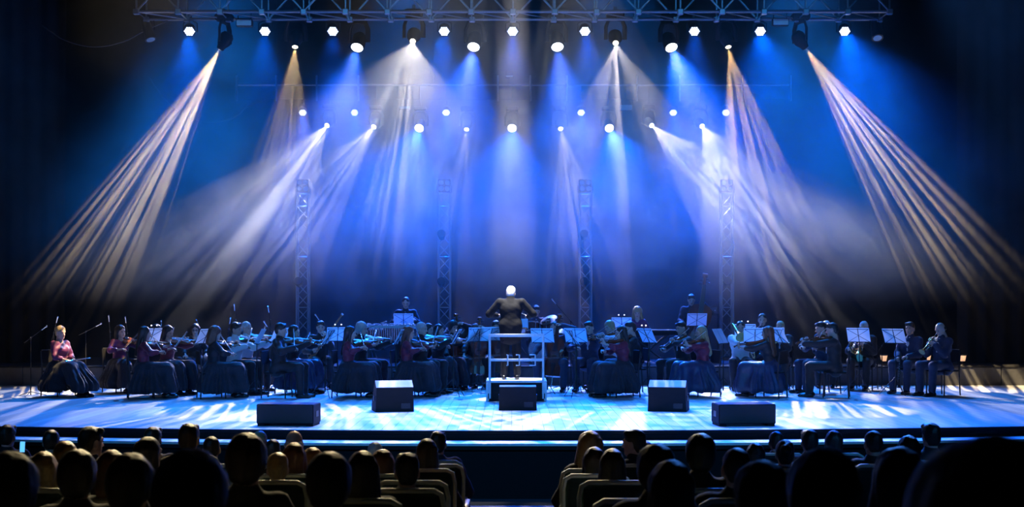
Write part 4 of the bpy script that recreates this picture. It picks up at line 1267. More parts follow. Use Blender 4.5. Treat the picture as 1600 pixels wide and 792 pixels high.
def wedge(label, u, v, d, w, h, rot=0, slope=.10):
    """floor monitor: sloped baffle faces the orchestra, flat back faces the hall"""
    p = at_z(u, d, 0)
    t = thing('floor_monitor', label, 'speaker', T(*p) @ RZ(rot), 'floor monitors')
    dp = .50
    key = 'wg%g_%g' % (w, h)
    def body(b):
        prof = [(0, 0), (dp, 0), (dp, .10), (.24, h), (.15, h), (0, h - slope)]
        n = len(prof)
        tp = lambda z: 1 - .06 * z / h
        vv = [(-w / 2 * tp(z), y, z) for y, z in prof] + [(w / 2 * tp(z), y, z) for y, z in prof]
        ff = [(i, n + i, n + (i + 1) % n, (i + 1) % n) for i in range(n)] + [tuple(range(n)), tuple(range(2 * n - 1, n - 1, -1))]
        b.add(vv, ff)
    put('cabinet', simple(key, 'black_plastic', body), t)
    def gr(b):
        a = Vector((0, .255, h - .02)); c = Vector((0, dp - .012, .115)); nn = Vector((0, h - .10, dp - .24)).normalized() * .008
        vv = [Vector((sx * (w / 2 - .04), 0, 0)) + q + e for e in (Vector((0, 0, 0)), nn) for sx, q in ((-1, a), (1, a), (1, c), (-1, c))]
        b.add(vv, [(3, 2, 1, 0), (4, 5, 6, 7), (0, 1, 5, 4), (1, 2, 6, 5), (2, 3, 7, 6), (3, 0, 4, 7)])
    put('grille', simple(key + 'g', 'grille', gr), t)
    def lid(b):  # pale sheet over the slanted top, its light put into the colour
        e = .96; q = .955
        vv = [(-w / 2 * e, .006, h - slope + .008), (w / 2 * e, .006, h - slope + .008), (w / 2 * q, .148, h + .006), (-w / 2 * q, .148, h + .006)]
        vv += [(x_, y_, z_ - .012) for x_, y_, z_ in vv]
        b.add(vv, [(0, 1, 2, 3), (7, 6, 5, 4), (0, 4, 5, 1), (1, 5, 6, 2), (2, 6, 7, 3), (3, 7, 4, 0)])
    put('lit_top', simple(key + 'l', 'lit_top_pale', lid), t)
    put('connector_plate', simple(key + 'c', 'dark_metal', lambda b: b.box((w / 2 - .20, -.006, .05), (w / 2 - .06, .004, .13))), t)
    for sx in (-1, 1):
        put('side_handle', simple(key + 'h%d' % sx, 'dark_metal', lambda b: b.box((sx * w / 2 - .004, .12, .16), (sx * w / 2 + .004, .26, .24))), t)
    return t
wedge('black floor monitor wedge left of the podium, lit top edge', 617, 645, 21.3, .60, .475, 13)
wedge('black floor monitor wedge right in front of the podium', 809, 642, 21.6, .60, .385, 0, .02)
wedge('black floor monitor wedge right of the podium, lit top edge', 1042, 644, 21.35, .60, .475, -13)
def sub(label, u, d, rot):
    p = at_z(u, d, 0)
    t = thing('front_fill_speaker', label, 'speaker', T(*p) @ RZ(rot), 'front fill speakers')
    put('cabinet', simple('sub_box', 'black_plastic', lambda b: b.bevel_box((-.40, 0, .03), (.40, .42, .30), .012)), t)
    put('grille', simple('sub_grille', 'grille', lambda b: b.box((-.385, -.012, .045), (.385, .002, .285))), t)
    for sx in (-1, 1):
        put('foot', simple('sub_foot%d' % sx, 'black_plastic', lambda b: b.box((sx * .34 - .05, .02, 0), (sx * .34 + .05, .40, .03))), t)
        put('side_handle', simple('sub_h%d' % sx, 'dark_metal', lambda b: b.box((sx * .40 - .004, .14, .12), (sx * .40 + .004, .28, .20))), t)
sub('low wide black speaker at the left stage edge', 445, 18.85, -6)
sub('low wide black speaker at the right stage edge', 1168, 18.85, 6)

# ------------------------------------------------------------------ the orchestra
def V3(*a): return Vector(a)
ORCH = 'orchestra musicians'
def musician(u, d, th, pose, desc, sex='f', outfit=None, hair='long', hcol='hair_brown', top=None, bottom=None, base=0.0, seat=.46, has_chair=True,
             stand=None, inst=None, glasses=False, scale=None, lean=None, yaw=0, pitch=None, desk_h=.95, lamp=False, key=None):
    """u, d place the head; th: 0 faces the hall, +90 faces right"""
    scale = scale or (1.0 if sex == 'm' else .955)
    outfit = outfit or ('suit' if sex == 'm' else 'skirt')
    p = at_z(u, d, base)
    fw = V3(math.sin(math.radians(th)), -math.cos(math.radians(th)), 0)
    m = T(*(p - fw * .07)) @ RZ(th)
    j = lambda s=.01: random.uniform(-s, s)
    hz = seat + .095
    kw = dict(sex=sex, seat=seat, outfit=outfit, hair=hair, hcol=hcol, top=top, bottom=bottom, glasses=glasses, scale=scale, yaw=yaw + j(4),
              skin=random.choice(['skin', 'skin', 'skin_tan']))
    pitch0 = 8 if pitch is None else pitch
    ms = m @ Matrix.Scale(scale, 4)
    short = key or desc
    act = ''
    def lab(s): return s
    if pose in ('violin', 'viola'):
        s = 1.0 if pose == 'violin' else 1.12
        o = V3(.055, -.075, hz + .495); dr = V3(.50, -.80, -.06 + j(.08)).normalized(); zz = V3(-.42, -.10, .9)
        nk = o + dr * .50 * s
        br = o + dr * .19 * s + V3(0, 0, .045)
        wrp = V3(-.20 + j(.05), -.36, hz + .33 + j(.08)); bd = (br - wrp).normalized()
        wlp = nk + V3(.035, .03, -.045)
        person('person', desc, m, ORCH, lean=lean if lean is not None else 3, pitch=pitch0, roll=-8, wl=wlp, wr=wrp, hl=(V3(-.3, -.5, .8), V3(-.7, .5, .1)), hr=(bd * .8 + V3(0, -.1, -.4), V3(.3, .2, -.9)),
               curl=.9, polel=(.3, .2, -1), poler=(-.9, .1, -.6), **kw)
        fiddle(pose, '%s held by the %s' % (pose, short), ms @ frame(o, dr, zz), pose, 'bowed strings held by players', pose)
        bow('bow of the %s' % short, wrp + bd * .07 + V3(0, 0, -.02), br + bd * .1, ms, 'bows')
    elif pose == 'cello':
        o = V3(.02, -.36, .30); top_ = V3(.08, -.10, hz + .66)
        dr = (top_ - o).normalized()
        wlp = o + dr * 1.0 + V3(.07, -.02, 0); wrp = V3(-.32 + j(.04), -.42, hz + .10)
        person('person', desc, m, ORCH, lean=5, pitch=pitch0, wl=wlp, wr=wrp, hl=(V3(-.7, -.4, .3), V3(-.2, -.2, -.9)), hr=(V3(.5, -.5, -.4), V3(.2, .2, -1)), curl=.9, knees=.27, ank=.40,
               polel=(1, .2, -.5), poler=(-1, .1, -.3), **kw)
        fiddle('cello', 'cello standing between the knees of the %s' % short, ms @ frame(o, dr, V3(0, -1, .2)), 'cello', 'cellos', 'cello')
        bow('cello bow of the %s' % short, wrp + V3(.05, -.09, -.03), o + dr * .36 + V3(0, -.10, .0), ms, 'bows', .70)
    elif pose == 'flute':
        mo = V3(.03, -.14, hz + .60); e = V3(-.62, -.20, hz + .54); dd = (e - mo).normalized()
        person('person', desc, m, ORCH, lean=3, pitch=4, wl=mo + dd * .16 + V3(.07, -.06, -.06), wr=mo + dd * .44 + V3(.02, .05, -.06), hl=(V3(-.6, .2, .5), V3(-.3, .8, 0)), hr=(V3(-.3, -.6, .6), V3(0, -.6, -.4)),
               curl=.9, **kw)
        flute('silver flute of the %s' % short, mo - dd * .06, e, ms, 'woodwinds')
    elif pose == 'flute_rest':
        person('person', desc, m, ORCH, lean=2, pitch=pitch0, wl=(.12, -.27, hz + .13), wr=(-.06, -.30, hz + .13), curl=.9, ank=.66, knees=.08, **kw)
        flute('silver flute lying in the lap of the %s' % short, V3(-.20, -.40, hz + .115), V3(.42, -.32, hz + .15), ms, 'woodwinds')
    elif pose == 'clarinet':
        mo = V3(0, -.15, hz + .56); e = V3(0, -.44, hz + .02)
        dd = (e - mo).normalized()
        person('person', desc, m, ORCH, lean=3, pitch=6, wl=mo + dd * .26 + V3(.05, .03, 0), wr=mo + dd * .44 + V3(-.05, .03, 0), hl=(V3(-.6, -.5, -.1), V3(-.3, .3, -.6)), hr=(V3(.6, -.5, -.1), V3(.3, .3, -.6)), curl=.9, **kw)
        clarinet('black clarinet of the %s' % short, mo, e, ms, 'woodwinds')
    elif pose == 'clarinet_rest':
        person('person', desc, m, ORCH, lean=1, pitch=pitch0, wl=(.10, -.33, hz + .14), wr=(-.08, -.34, hz + .12), curl=.9, **kw)
        clarinet('black clarinet held upright on the lap of the %s' % short, V3(.02, -.46, hz + .22), V3(.02, -.50, hz - .3), ms, 'woodwinds')
    elif pose == 'bassoon':
        a = V3(-.30, -.16, hz - .10); e = V3(.30, -.30, hz + .80); dd = (e - a).normalized()
        person('person', desc, m, ORCH, lean=3, pitch=6, wl=a + dd * .72 + V3(-.02, -.05, -.02), wr=a + dd * .32 + V3(-.05, -.04, 0), hl=(V3(-.3, .1, .6), V3(-.1, .9, 0)), hr=(V3(.4, -.2, .5), V3(.2, .6, 0)), curl=.9, **kw)
        bassoon('reddish wooden bassoon held across the %s' % short, a, e, ms, 'woodwinds')
    elif pose == 'trumpet':
        mo = V3(0, -.15, hz + .57); e = mo + V3(0, -.5, -.16 if pitch is None else -.4)
        dd = (e - mo).normalized()
        person('person', desc, m, ORCH, lean=3, pitch=6 if pitch is None else pitch, wl=mo + dd * .20 + V3(.06, .03, -.06), wr=mo + dd * .20 + V3(-.07, .05, -.04), hl=(V3(-.6, -.6, .3), V3(-.7, .3, 0)), hr=(V3(.5, -.7, .2), V3(.5, .2, -.4)), curl=.9, **kw)
        trumpet('brass trumpet played by the %s' % short, mo + dd * .02, e, ms, 'brass instruments')
    elif pose == 'trombone':
        mo = V3(0, -.15, hz + .57); e = mo + V3(.25, -.8, -.42); dd = (e - mo).normalized()
        person('person', desc, m, ORCH, lean=3, pitch=8, wl=mo + dd * .10 + V3(.08, .02, -.07), wr=mo + dd * .46 + V3(-.02, .03, -.06), hl=(V3(-.6, -.6, .3), V3(-.7, .3, 0)), hr=(V3(.5, -.7, .2), V3(.5, .2, -.4)), curl=.9, **kw)
        trombone('brass trombone played by the %s' % short, mo, e, ms, 'brass instruments')
    elif pose == 'horn':
        person('person', desc, m, ORCH, lean=3, pitch=6, wl=(.08, -.30, hz + .33), wr=(-.26, -.24, hz + .22), hl=(V3(-.7, -.4, .2), V3(-.3, .6, -.3)), hr=(V3(.5, -.5, .2), V3(.6, .2, .2)), curl=.8, **kw)
        french_horn('coiled brass french horn of the %s' % short, V3(-.06, -.36, hz + .30), ms, 'brass instruments')
    elif pose in ('keys', 'sticks', 'lap'):
        wz = {'keys': .24, 'sticks': .30, 'lap': .13}[pose]
        person('person', desc, m, ORCH, lean=10 if pose == 'keys' else 3, pitch=18 if pose != 'lap' else pitch0, wl=(.20, -.36, hz + wz), wr=(-.20, -.36, hz + wz), hl=(V3(-.1, -1, -.1), V3(0, 0, -1)), hr=(V3(.1, -1, -.1), V3(0, 0, -1)), curl=.6, **kw)
        if pose == 'sticks':
            for sd, w_ in ((.20, 'left'), (-.20, 'right')):
                t = thing('drumstick', 'wooden stick in the %s hand of the %s' % (w_, short), 'drumstick', ms @ frame((sd, -.42, hz + wz - .01), (-sd * .8, -1, .1), (0, 0, 1)), 'drumsticks')
                put('shaft', simple('stick', 'bow_wood', lambda b: b.tube([(0, -.08, 0), (0, .26, 0), (0, .30, 0)], [.008, .007, .004], 6), True), t)
    elif pose == 'bass':
        person('person', desc, m, ORCH, lean=8, pitch=14, wl=(.26, -.22, hz + .56), wr=(-.22, -.42, hz + .10), hl=(V3(-.6, -.5, .2), V3(-.2, -.2, -.9)), hr=(V3(.4, -.6, -.4), V3(.2, .2, -1)), curl=.9, **kw)
        fiddle('double_bass', 'double bass leaning on the %s' % short, ms @ frame((.02, -.56, .18), V3(.16, .20, 1), V3(0, -1, .2)), 'bass', None, 'double bass')
    if has_chair:
        if abs(seat - .46) > .03:
            t = thing('stool', 'black stool under the %s' % short, 'stool', T(*p) @ T(*(-fw * .07)) @ RZ(th), 'stools')
            put('seat', simple('stool_seat%g' % seat, 'black_plastic', lambda b: b.lathe([(.001, seat - .045), (.16, seat - .04), (.17, seat - .02), (.16, seat - .005), (.001, seat)], 14), True), t)
            for i in range(4):
                a = PI / 4 + PI / 2 * i
                put('leg', simple('stool_leg%g%d' % (seat, i), 'dark_metal', lambda b: b.tube([(.10 * math.cos(a), .10 * math.sin(a), seat - .04), (.2 * math.cos(a), .2 * math.sin(a), 0)], .012, 6)), t)
        else:
            chair('black chair under the %s' % short, m)
    if stand:
        sm = m @ T(stand[0], -stand[1], 0) @ RZ(stand[2] if len(stand) > 2 else 0)
        music_stand('music stand with white sheets before the %s' % short, sm, height=desk_h, lamp=lamp)

mus = musician
mus(97, 24.9, 58, 'flute_rest', 'woman in plum top resting a flute in her lap, leftmost', hair='bun', hcol='hair_blond', top='plum', key='leftmost woman in plum')
mus(190, 25.9, 50, 'violin', 'dark-haired woman in plum top playing beside the leftmost music stand', hair='long', hcol='hair_black', top='plum', key='woman in plum by the leftmost stand', stand=(.15, .75), lamp=True)
mus(229, 24.35, 108, 'violin', 'woman with very long dark hair, burgundy top, back half turned, bow pointing right', hair='straight', hcol='hair_brown', top='burgundy', key='long-haired woman in the left front')
mus(247, 26.8, 70, 'viola', 'dark-haired musician half hidden behind the two left burgundy women', hair='bob', hcol='hair_black', top='blouse_black', key='half-hidden musician at left')
mus(265, 25.3, 62, 'violin', 'woman with loose dark hair in burgundy looking down at her violin', hair='long', hcol='hair_black', top='burgundy', pitch=18, key='downward-looking woman in burgundy', stand=(.1, .78), lamp=False)
mus(305, 27.3, 15, 'lap', 'woman with glasses in short black dress, hands in lap, facing the hall', hair='bob', hcol='hair_brown', top='blouse_black', outfit='dress_short', glasses=True, key='woman with glasses')
mus(339, 24.4, 112, 'violin', 'woman with wavy shoulder-length fair hair seen from behind in black', hair='wavy', hcol='hair_auburn', top='blouse_black', key='wavy-haired woman seen from behind', stand=(.1, .80))
mus(371, 25.3, 72, 'violin', 'young man with dark hair in white shirt playing violin', 'm', 'shirt', 'short', 'hair_brown', key='dark-haired man in white shirt')
mus(387, 26.3, 58, 'violin', 'older fair-haired man in white shirt playing violin', 'm', 'shirt', 'crop', 'hair_grey', key='fair-haired man in white shirt', stand=(.05, .78))
mus(441, 24.5, 82, 'violin', 'man in black suit in profile on the left, violin raised to the right', 'm', 'suit', 'short', 'hair_black', key='black-suited man left of centre', stand=(.2, .80))
mus(462, 25.6, 68, 'violin', 'woman with short hair in blue satin skirt beside the black-suited man', 'f', 'skirt', 'bob', 'hair_brown', top='blouse_black', bottom='satin', key='woman in blue satin skirt')
mus(501, 27.2, 14, 'bassoon', 'bassoon player in dark suit and white shirt facing the hall', 'm', 'suit', 'short', 'hair_brown', key='bassoon player', stand=(.25, .75), lamp=True)
mus(550, 24.6, 84, 'violin', 'woman with long dark hair, burgundy top, left of the left wedge monitor', hair='straight', hcol='hair_black', top='burgundy', key='dark-haired woman behind the left wedge', stand=(.1, .85))
mus(567, 25.7, 70, 'violin', 'grey-haired musician behind the dark-haired woman by the left wedge', 'm', 'suit', 'full', 'hair_grey', key='grey-haired violinist by the left wedge')
mus(641, 24.8, 84, 'violin', 'woman with long brown hair in burgundy above the left wedge monitor', hair='straight', hcol='hair_auburn', top='burgundy', key='brown-haired woman above the left wedge', stand=(.05, .85))
mus(661, 25.65, 62, 'violin', 'older man with short grey hair playing beside the brown-haired woman', 'm', 'suit', 'crop', 'hair_grey', key='older man beside the brown-haired woman')
mus(672, 27.75, 50, 'viola', 'musician with smooth dark hair before the second tower', 'f', 'skirt', 'bob', 'hair_black', top='blouse_black', key='smooth-haired violist before the second tower')
mus(688, 26.65, 58, 'viola', 'woman with straight dark hair beside the cello group', 'f', 'skirt', 'straight', 'hair_black', top='blouse_black', key='straight-haired violist by the cellos', stand=(.05, .80))
mus(709, 27.45, 30, 'cello', 'curly-haired cellist left of the podium', 'm', 'suit', 'full', 'hair_black', key='curly-haired cellist', stand=(.32, .95))
mus(743, 27.3, 8, 'cello', 'woman cellist behind a two-sheet music stand left of the podium', 'f', 'dress', 'bob', 'hair_brown', top='blouse_black', bottom='blouse_black', key='woman cellist', stand=(-.03, .95))
mus(775, 27.8, 4, 'cello', 'cellist half hidden behind the conductor', 'm', 'suit', 'short', 'hair_brown', key='half-hidden cellist', stand=(.05, .95))
mus(866, 26.4, -14, 'cello', 'suited cellist with light shirt right of the podium', 'm', 'suit', 'crop', 'hair_brown', top='suit_navy', bottom='suit_navy', key='suited cellist right of the podium', stand=(-.02, .95))
mus(920, 26.4, -20, 'viola', 'young man in dark suit facing the hall before the third tower', 'm', 'suit', 'short', 'hair_brown', top='suit_navy', bottom='suit_navy', key='young violist before the third tower', stand=(.0, .85))
mus(951, 27.3, -52, 'viola', 'fair-haired musician in light shirt beside the woman in burgundy right of the podium', 'm', 'shirt', 'full', 'hair_blond', key='fair-haired violist right of centre')
mus(968, 24.65, -78, 'violin', 'woman with long dark hair in burgundy facing left, wide black tulle skirt', hair='straight', hcol='hair_brown', top='burgundy', key='left-facing woman in burgundy and tulle', stand=(-.1, .85))
mus(983, 25.8, -80, 'violin', 'dark-haired man behind the left-facing woman in burgundy', 'm', 'suit', 'short', 'hair_black', key='dark-haired man right of centre')
mus(1063, 25.9, -58, 'viola', 'dark-haired man in suit with raised bow left of the blonde woman', 'm', 'suit', 'short', 'hair_black', key='dark-haired man beside the blonde woman', stand=(.0, .80), lamp=True)
mus(1093, 24.8, -74, 'viola', 'blonde long-haired woman in burgundy above the right wedge monitor', hair='straight', hcol='hair_blond', top='burgundy', bottom='satin', key='blonde woman in burgundy')
mus(1157, 26.7, -8, 'trombone', 'trombone player in white shirt facing the hall', 'm', 'shirt', 'crop', 'hair_brown', key='trombone player', stand=(.25, .85))
mus(1197, 24.6, -122, 'violin', 'woman with long fair hair seen from behind in dark blue dress', hair='straight', hcol='hair_auburn', top='blouse_black', bottom='satin', key='woman seen from behind on the right', stand=(.1, .85))
mus(1219, 27.1, -20, 'trumpet', 'trumpet player in dark suit with warm light on his face', 'm', 'suit', 'crop', 'hair_blond', key='warm-lit trumpet player', stand=(.0, .80))
mus(1281, 25.7, -72, 'viola', 'musician in blue-lit trousers playing behind the suited man on the right', 'm', 'suit', 'short', 'hair_black', top='suit_navy', bottom='suit_navy', key='blue-lit violist on the right', stand=(.0, .85))
mus(1298, 24.6, -106, 'viola', 'man in black suit on the right seen from behind in profile', 'm', 'suit', 'short', 'hair_black', key='black-suited man on the right')
mus(1291, 27.6, -15, 'clarinet', 'grey-haired clarinet player half hidden behind the black-suited man', 'm', 'suit', 'crop', 'hair_grey', key='grey-haired clarinet player')
mus(1349, 26.7, -28, 'horn', 'horn player in black suit near the right end', 'm', 'suit', 'crop', 'hair_grey', key='horn player', stand=(.10, .80))
mus(1420, 25.7, -42, 'clarinet_rest', 'man in navy suit and white shirt resting a clarinet upright on his lap', 'm', 'suit', 'short', 'hair_brown', top='suit_navy', bottom='suit_navy', key='man in navy with a resting clarinet', stand=(.05, .70), pitch=0)
mus(1468, 25.1, -56, 'trumpet', 'balding man in navy suit bent over his horn, rightmost player', 'm', 'suit', 'bald', 'hair_brown', top='suit_navy', bottom='suit_navy', key='rightmost balding man', pitch=26)
# back row on the riser
mus(634, 30.2, 0, 'sticks', 'percussionist standing out above the orchestra at the left back', 'm', 'suit', 'crop', 'hair_brown', base=RZ0, seat=.55, stand=(0, .62), key='percussionist on the riser', desk_h=.80)
mus(838, 30.6, 8, 'sticks', 'drummer in suit and white shirt behind the drum kit', 'm', 'suit', 'short', 'hair_brown', top='suit_navy', base=RZ0, seat=.37, key='drummer')
mus(996, 30.0, -8, 'keys', 'fair-haired woman in plum top bent over the keyboard', 'f', 'dress', 'wavy', 'hair_blond', top='plum', bottom='blouse_black', base=RZ0, seat=.40, has_chair=True, key='keyboard player')
mus(1080, 30.6, 0, 'bass', 'double bass player at the back behind a music stand', 'm', 'suit', 'short', 'hair_black', base=RZ0, seat=.62, key='double bass player', stand=(0, .95), desk_h=.80)
mus(1191, 27.75, -16, 'clarinet', 'short-haired man sitting high behind the woman in dark blue', 'm', 'suit', 'crop', 'hair_brown', top='suit_navy', seat=.56, scale=1.03, key='short-haired man sitting high', stand=(-.28, .55), lamp=True, desk_h=1.0)

# ------------------------------------------------------------------ percussion, keyboard, amplifier
def drum(label, c, r, hgt, tilt=(0, 0, 1), legs=None, name='drum', group='drum kit'):
    t = thing(name, label, 'drum', T(*c) @ Vector(tilt).to_track_quat('Z', 'Y').to_matrix().to_4x4(), group)
    k = '%s%g_%g' % (name, r, hgt)
    put('shell', simple(k + 's', 'drum_shell', lambda b: b.lathe([(r, 0), (r, hgt)], 20), True), t)
    put('drumhead', simple(k + 'h', 'drum_skin', lambda b: b.lathe([(r * .99, hgt), (r * .97, hgt + .006), (.001, hgt + .006)], 20), True), t)
    for zz in (.0, hgt - .01):
        put('hoop', simple(k + 'r%g' % zz, 'chrome', lambda b: b.lathe([(r * 1.0, zz - .006), (r * 1.04, zz - .006), (r * 1.04, zz + .02), (r * 1.0, zz + .02)], 20)), t)
    for i in range(6):
        a = 2 * PI * i / 6
        put('lug', simple(k + 'l%d' % i, 'chrome', lambda b: b.cyl((r * 1.02 * math.cos(a), r * 1.02 * math.sin(a), .02), (r * 1.02 * math.cos(a), r * 1.02 * math.sin(a), hgt - .02), .008, None, 5)), t)
    if legs:
        for i in range(3):
            a = 2 * PI * i / 3 + .3
            put('leg', simple(k + 'g%d%g' % (i, legs), 'chrome', lambda b: b.tube([(r * .5 * math.cos(a), r * .5 * math.sin(a), 0), (r * .9 * math.cos(a), r * .9 * math.sin(a), -legs)], .010, 5)), t)
    return t
def cymbal(label, c, r, tilt, base):
    t = thing('cymbal', label, 'cymbal', T(c[0], c[1], base), 'cymbals on stands')
    z = c[2] - base
    R = T(0, 0, z) @ Vector(tilt).to_track_quat('Z', 'Y').to_matrix().to_4x4()
    put('disc', simple('cym%g' % r, 'cymbal', lambda b: b.lathe([(r, -.012), (r * .6, .0), (.06, .010), (.045, .026), (.001, .032), (.001, .028), (.04, .02), (r * .6, -.003), (r, -.014)], 28), True), t, R)
    b = MB(); b.tube([(0, 0, .35), (0, 0, z)], .010, 6); put('stand_pole', b.mesh('cym_pole', 'chrome', True), t)
    for i in range(3):
        a = 2 * PI * i / 3
        put('leg', simple('cym_leg%d' % i, 'chrome', lambda b: b.tube([(0, 0, .40), (.28 * math.cos(a), .28 * math.sin(a), .01)], .009, 5)), t)
dk = at_z(838, 30.6, RZ0)
t = drum('bass drum of the kit behind the podium', (dk.x + .10, dk.y - 1.15, RZ0 + .29), .28, .42, (0, 1, 0.001), None, 'bass_drum')
drum('snare drum in front of the drummer', (dk.x - .02, dk.y - .55, RZ0 + .52), .18, .14, (0, .05, 1), .50, 'snare_drum')
drum('rack tom above the bass drum, left', (dk.x - .10, dk.y - 1.0, RZ0 + .66), .15, .20, (.05, .35, 1), None, 'tom_drum')
drum('rack tom above the bass drum, right', (dk.x + .26, dk.y - 1.0, RZ0 + .66), .16, .22, (-.05, .35, 1), None, 'tom_drum')
drum('floor tom at the right of the drum kit', (dk.x + .55, dk.y - .55, RZ0 + .28), .20, .36, (0, 0, 1), .27, 'floor_tom')
c = at(857, 499, 29.6); cymbal('large tilted crash cymbal right of the drummer', c, .19, (-.45, -.50, 1), RZ0)
c = at(812, 512, 29.7); cymbal('cymbal half hidden behind the conductor', c, .22, (.2, -.5, 1), RZ0)
c = at(884, 516, 30.2); cymbal('small cymbal at the right edge of the drum kit', c, .18, (-.2, -.4, 1), RZ0)

def mallet(label, u, d, w, bars, base):
    p = at_z(u, d, base)
    t = thing('vibraphone', label, 'vibraphone', T(*p))
    Z = .82
    put('frame', simple('vib_frame', 'aluminium', lambda b: (b.box((-w / 2, -.30, Z - .05), (w / 2, -.26, Z)), b.box((-w / 2, .20, Z - .05), (w / 2, .24, Z)))), t)
    for sx in (-1, 1):
        put('end_panel', simple('vib_end%d' % sx, 'dark_metal', lambda b: b.box((sx * w / 2 - .02, -.31, Z - .10), (sx * w / 2 + .02, .25, Z + .01))), t)
        for sy in (-.26, .2):
            put('leg', simple('vib_leg%d%g' % (sx, sy), 'chrome', lambda b: b.tube([(sx * (w / 2 - .03), sy, Z - .06), (sx * (w / 2 - .03), sy, 0)], .018, 7)), t)
    n = bars
    bar = simple('vib_bar', 'silver', lambda b: b.bevel_box((-.019, -.24, Z + .005), (.019, .02, Z + .022), .004))
    pipe = simple('vib_pipe', 'silver', lambda b: b.cyl((0, -.14, Z - .06), (0, -.14, Z - .40), .016, None, 8), True)
    for i in range(n):
        x = -w / 2 + .05 + (w - .10) * i / (n - 1)
        put('tone_bar', bar, t, T(x, 0, 0))
        put('resonator', pipe, t, T(x, 0, .10 * math.sin(i * .15)))
    for i in range(n - 2):
        if i % 7 in (2, 6): continue
        x = -w / 2 + .05 + (w - .10) * (i + .5) / (n - 1)
        put('tone_bar', bar, t, T(x, .22, .02))
    return t
mallet('vibraphone with bright metal bars before the percussionist', 612, 28.95, 1.15, 24, RZ0)
tt = drum('kettle drum at the left of the vibraphone', tuple(at_z(577, 29.6, RZ0 + .30)), .33, .42, (0, 0, 1), .29, 'kettle_drum')
tt2 = drum('kettle drum behind the vibraphone at its right', tuple(at_z(668, 30.4, RZ0 + .30)), .31, .42, (0, 0, 1), .29, 'kettle_drum')

kp = at_z(1014, 29.25, RZ0)
t = thing('keyboard', 'black electronic keyboard on a crossed stand at the back right', 'keyboard', T(*kp))
put('case', simple('kb_case', 'black_plastic', lambda b: b.bevel_box((-.62, -.16, .62), (.62, .16, .71), .012)), t)
kb = put('key_bed', simple('kb_bed', 'ebony', lambda b: b.box((-.58, .0, .71), (.58, .15, .715))), t)
key = simple('kb_key', 'key_white', lambda b: b.box((-.0095, .0, .715), (.0095, .145, .727)))
for i in range(52): put('key', key, t, T(-.56 + i * .022, 0, 0))
xs_ = thing('keyboard_stand', 'black X-shaped stand carrying the keyboard', 'stand', T(*kp))
for sy in (-.12, .12):
    for sx in (-1, 1):
        put('leg', simple('kbs%d%g' % (sx, sy), 'dark_metal', lambda b: b.tube([(-.38 * sx, sy, .012), (.38 * sx, sy, .605)], .016, 6)), xs_)
    put('crossbar', simple('kbsb%g' % sy, 'dark_metal', lambda b: b.tube([(-.42, sy, .610), (.42, sy, .610)], .010, 6)), xs_)
music_stand('sheet music stand on top by the keyboard player', T(*at_z(972, 29.3, RZ0)) @ RZ(-10), height=.72, lamp=True)
ap = at_z(1111, 31.6, RZ0)
t = thing('bass_amplifier', 'tall black bass amplifier cabinet beside the rightmost tower', 'amplifier', T(*ap))
put('cabinet', simple('amp_cab', 'black_plastic', lambda b: b.bevel_box((-.17, 0, .0), (.17, .40, 1.05), .02)), t)
put('grille', simple('amp_grille', 'grille', lambda b: b.box((-.145, -.012, .05), (.145, .004, 1.0))), t)
put('amp_head', simple('amp_head', 'dark_metal', lambda b: b.bevel_box((-.16, .03, 1.05), (.16, .36, 1.20), .012)), t)
for i in range(4):
    put('knob', simple('amp_knob', 'aluminium', lambda b: b.cyl((0, .03, 1.12), (0, .01, 1.12), .013, None, 8)), t, T(-.10 + .065 * i, 0, 0))

# small warm work lamps standing on the riser at the right
for u, lb in ((1381, 'small warm work lamp between the horn player and the man in navy'), (1449, 'small warm work lamp behind the rightmost player, left side'), (1504, 'small warm work lamp behind the rightmost chair')):
    q = at_z(u, 28.5, RZ0)
    t = thing('work_lamp', lb, 'lamp', T(*q), 'work lamps on the riser')
    put('base', simple('wl_base', 'dark_metal', lambda b: b.lathe([(.09, 0), (.085, .015), (.02, .025), (.015, .09)], 12), True), t)
    put('shade', simple('wl_shade', 'work_lamp_glow', lambda b: b.lathe([(.05, .09), (.075, .21), (.070, .21), (.046, .09)], 14), True), t)
    put('rim', simple('wl_rim', 'dark_metal', lambda b: b.lathe([(.077, .205), (.082, .21), (.082, .225), (.074, .225)], 14), True), t)

# microphones over the players
MB_ = lambda u, d, z0=0: at_z(u, d, z0)
mic = [(48, 24.9, 528, 72, 510, 'at the far left edge beside the leftmost woman'), (84, 27.0, 520, 90, 496, 'rising behind the head of the leftmost woman'),
       (134, 26.6, 518, 157, 506, 'between the leftmost woman and the first stand'), (172, 27.4, 520, 170, 494, 'behind the leftmost music stand'), (199, 27.3, 520, 196, 496, 'behind the head of the woman in plum'),
       (252, 27.8, 515, 252, 502, 'over the half-hidden musician at left'), (312, 28.0, 512, 307, 500, 'over the woman with glasses'), (357, 27.4, 515, 360, 498, 'behind the wavy-haired woman'),
       (368, 28.0, 500, 366, 477, 'tallest one behind the white-shirted men'), (424, 26.9, 520, 413, 503, 'left of the black-suited man'), (422, 27.8, 500, 419, 480, 'tall one left of the black-suited man'),
       (515, 27.9, 522, 493, 492, 'leaning over the bassoon player'), (576, 28.0, 512, 603, 502, 'reaching right over the kettle drum'), (892, 28.0, 502, 863, 468, 'long boom leaning left over the drum kit'),
       (884, 27.0, 525, 879, 510, 'above the suited cellist'), (1378, 26.6, 540, 1387, 526, 'beside the horn player'), (697, 27.9, 520, 722, 508, 'above the curly-haired cellist')]
for u, d, vt, u2, v2, lb in mic:
    bz = RZ0 if d > 28.05 else 0
    mic_stand('microphone stand ' + lb, at_z(u, d, bz), at(u, vt, d), at(u2, v2, d - .15))

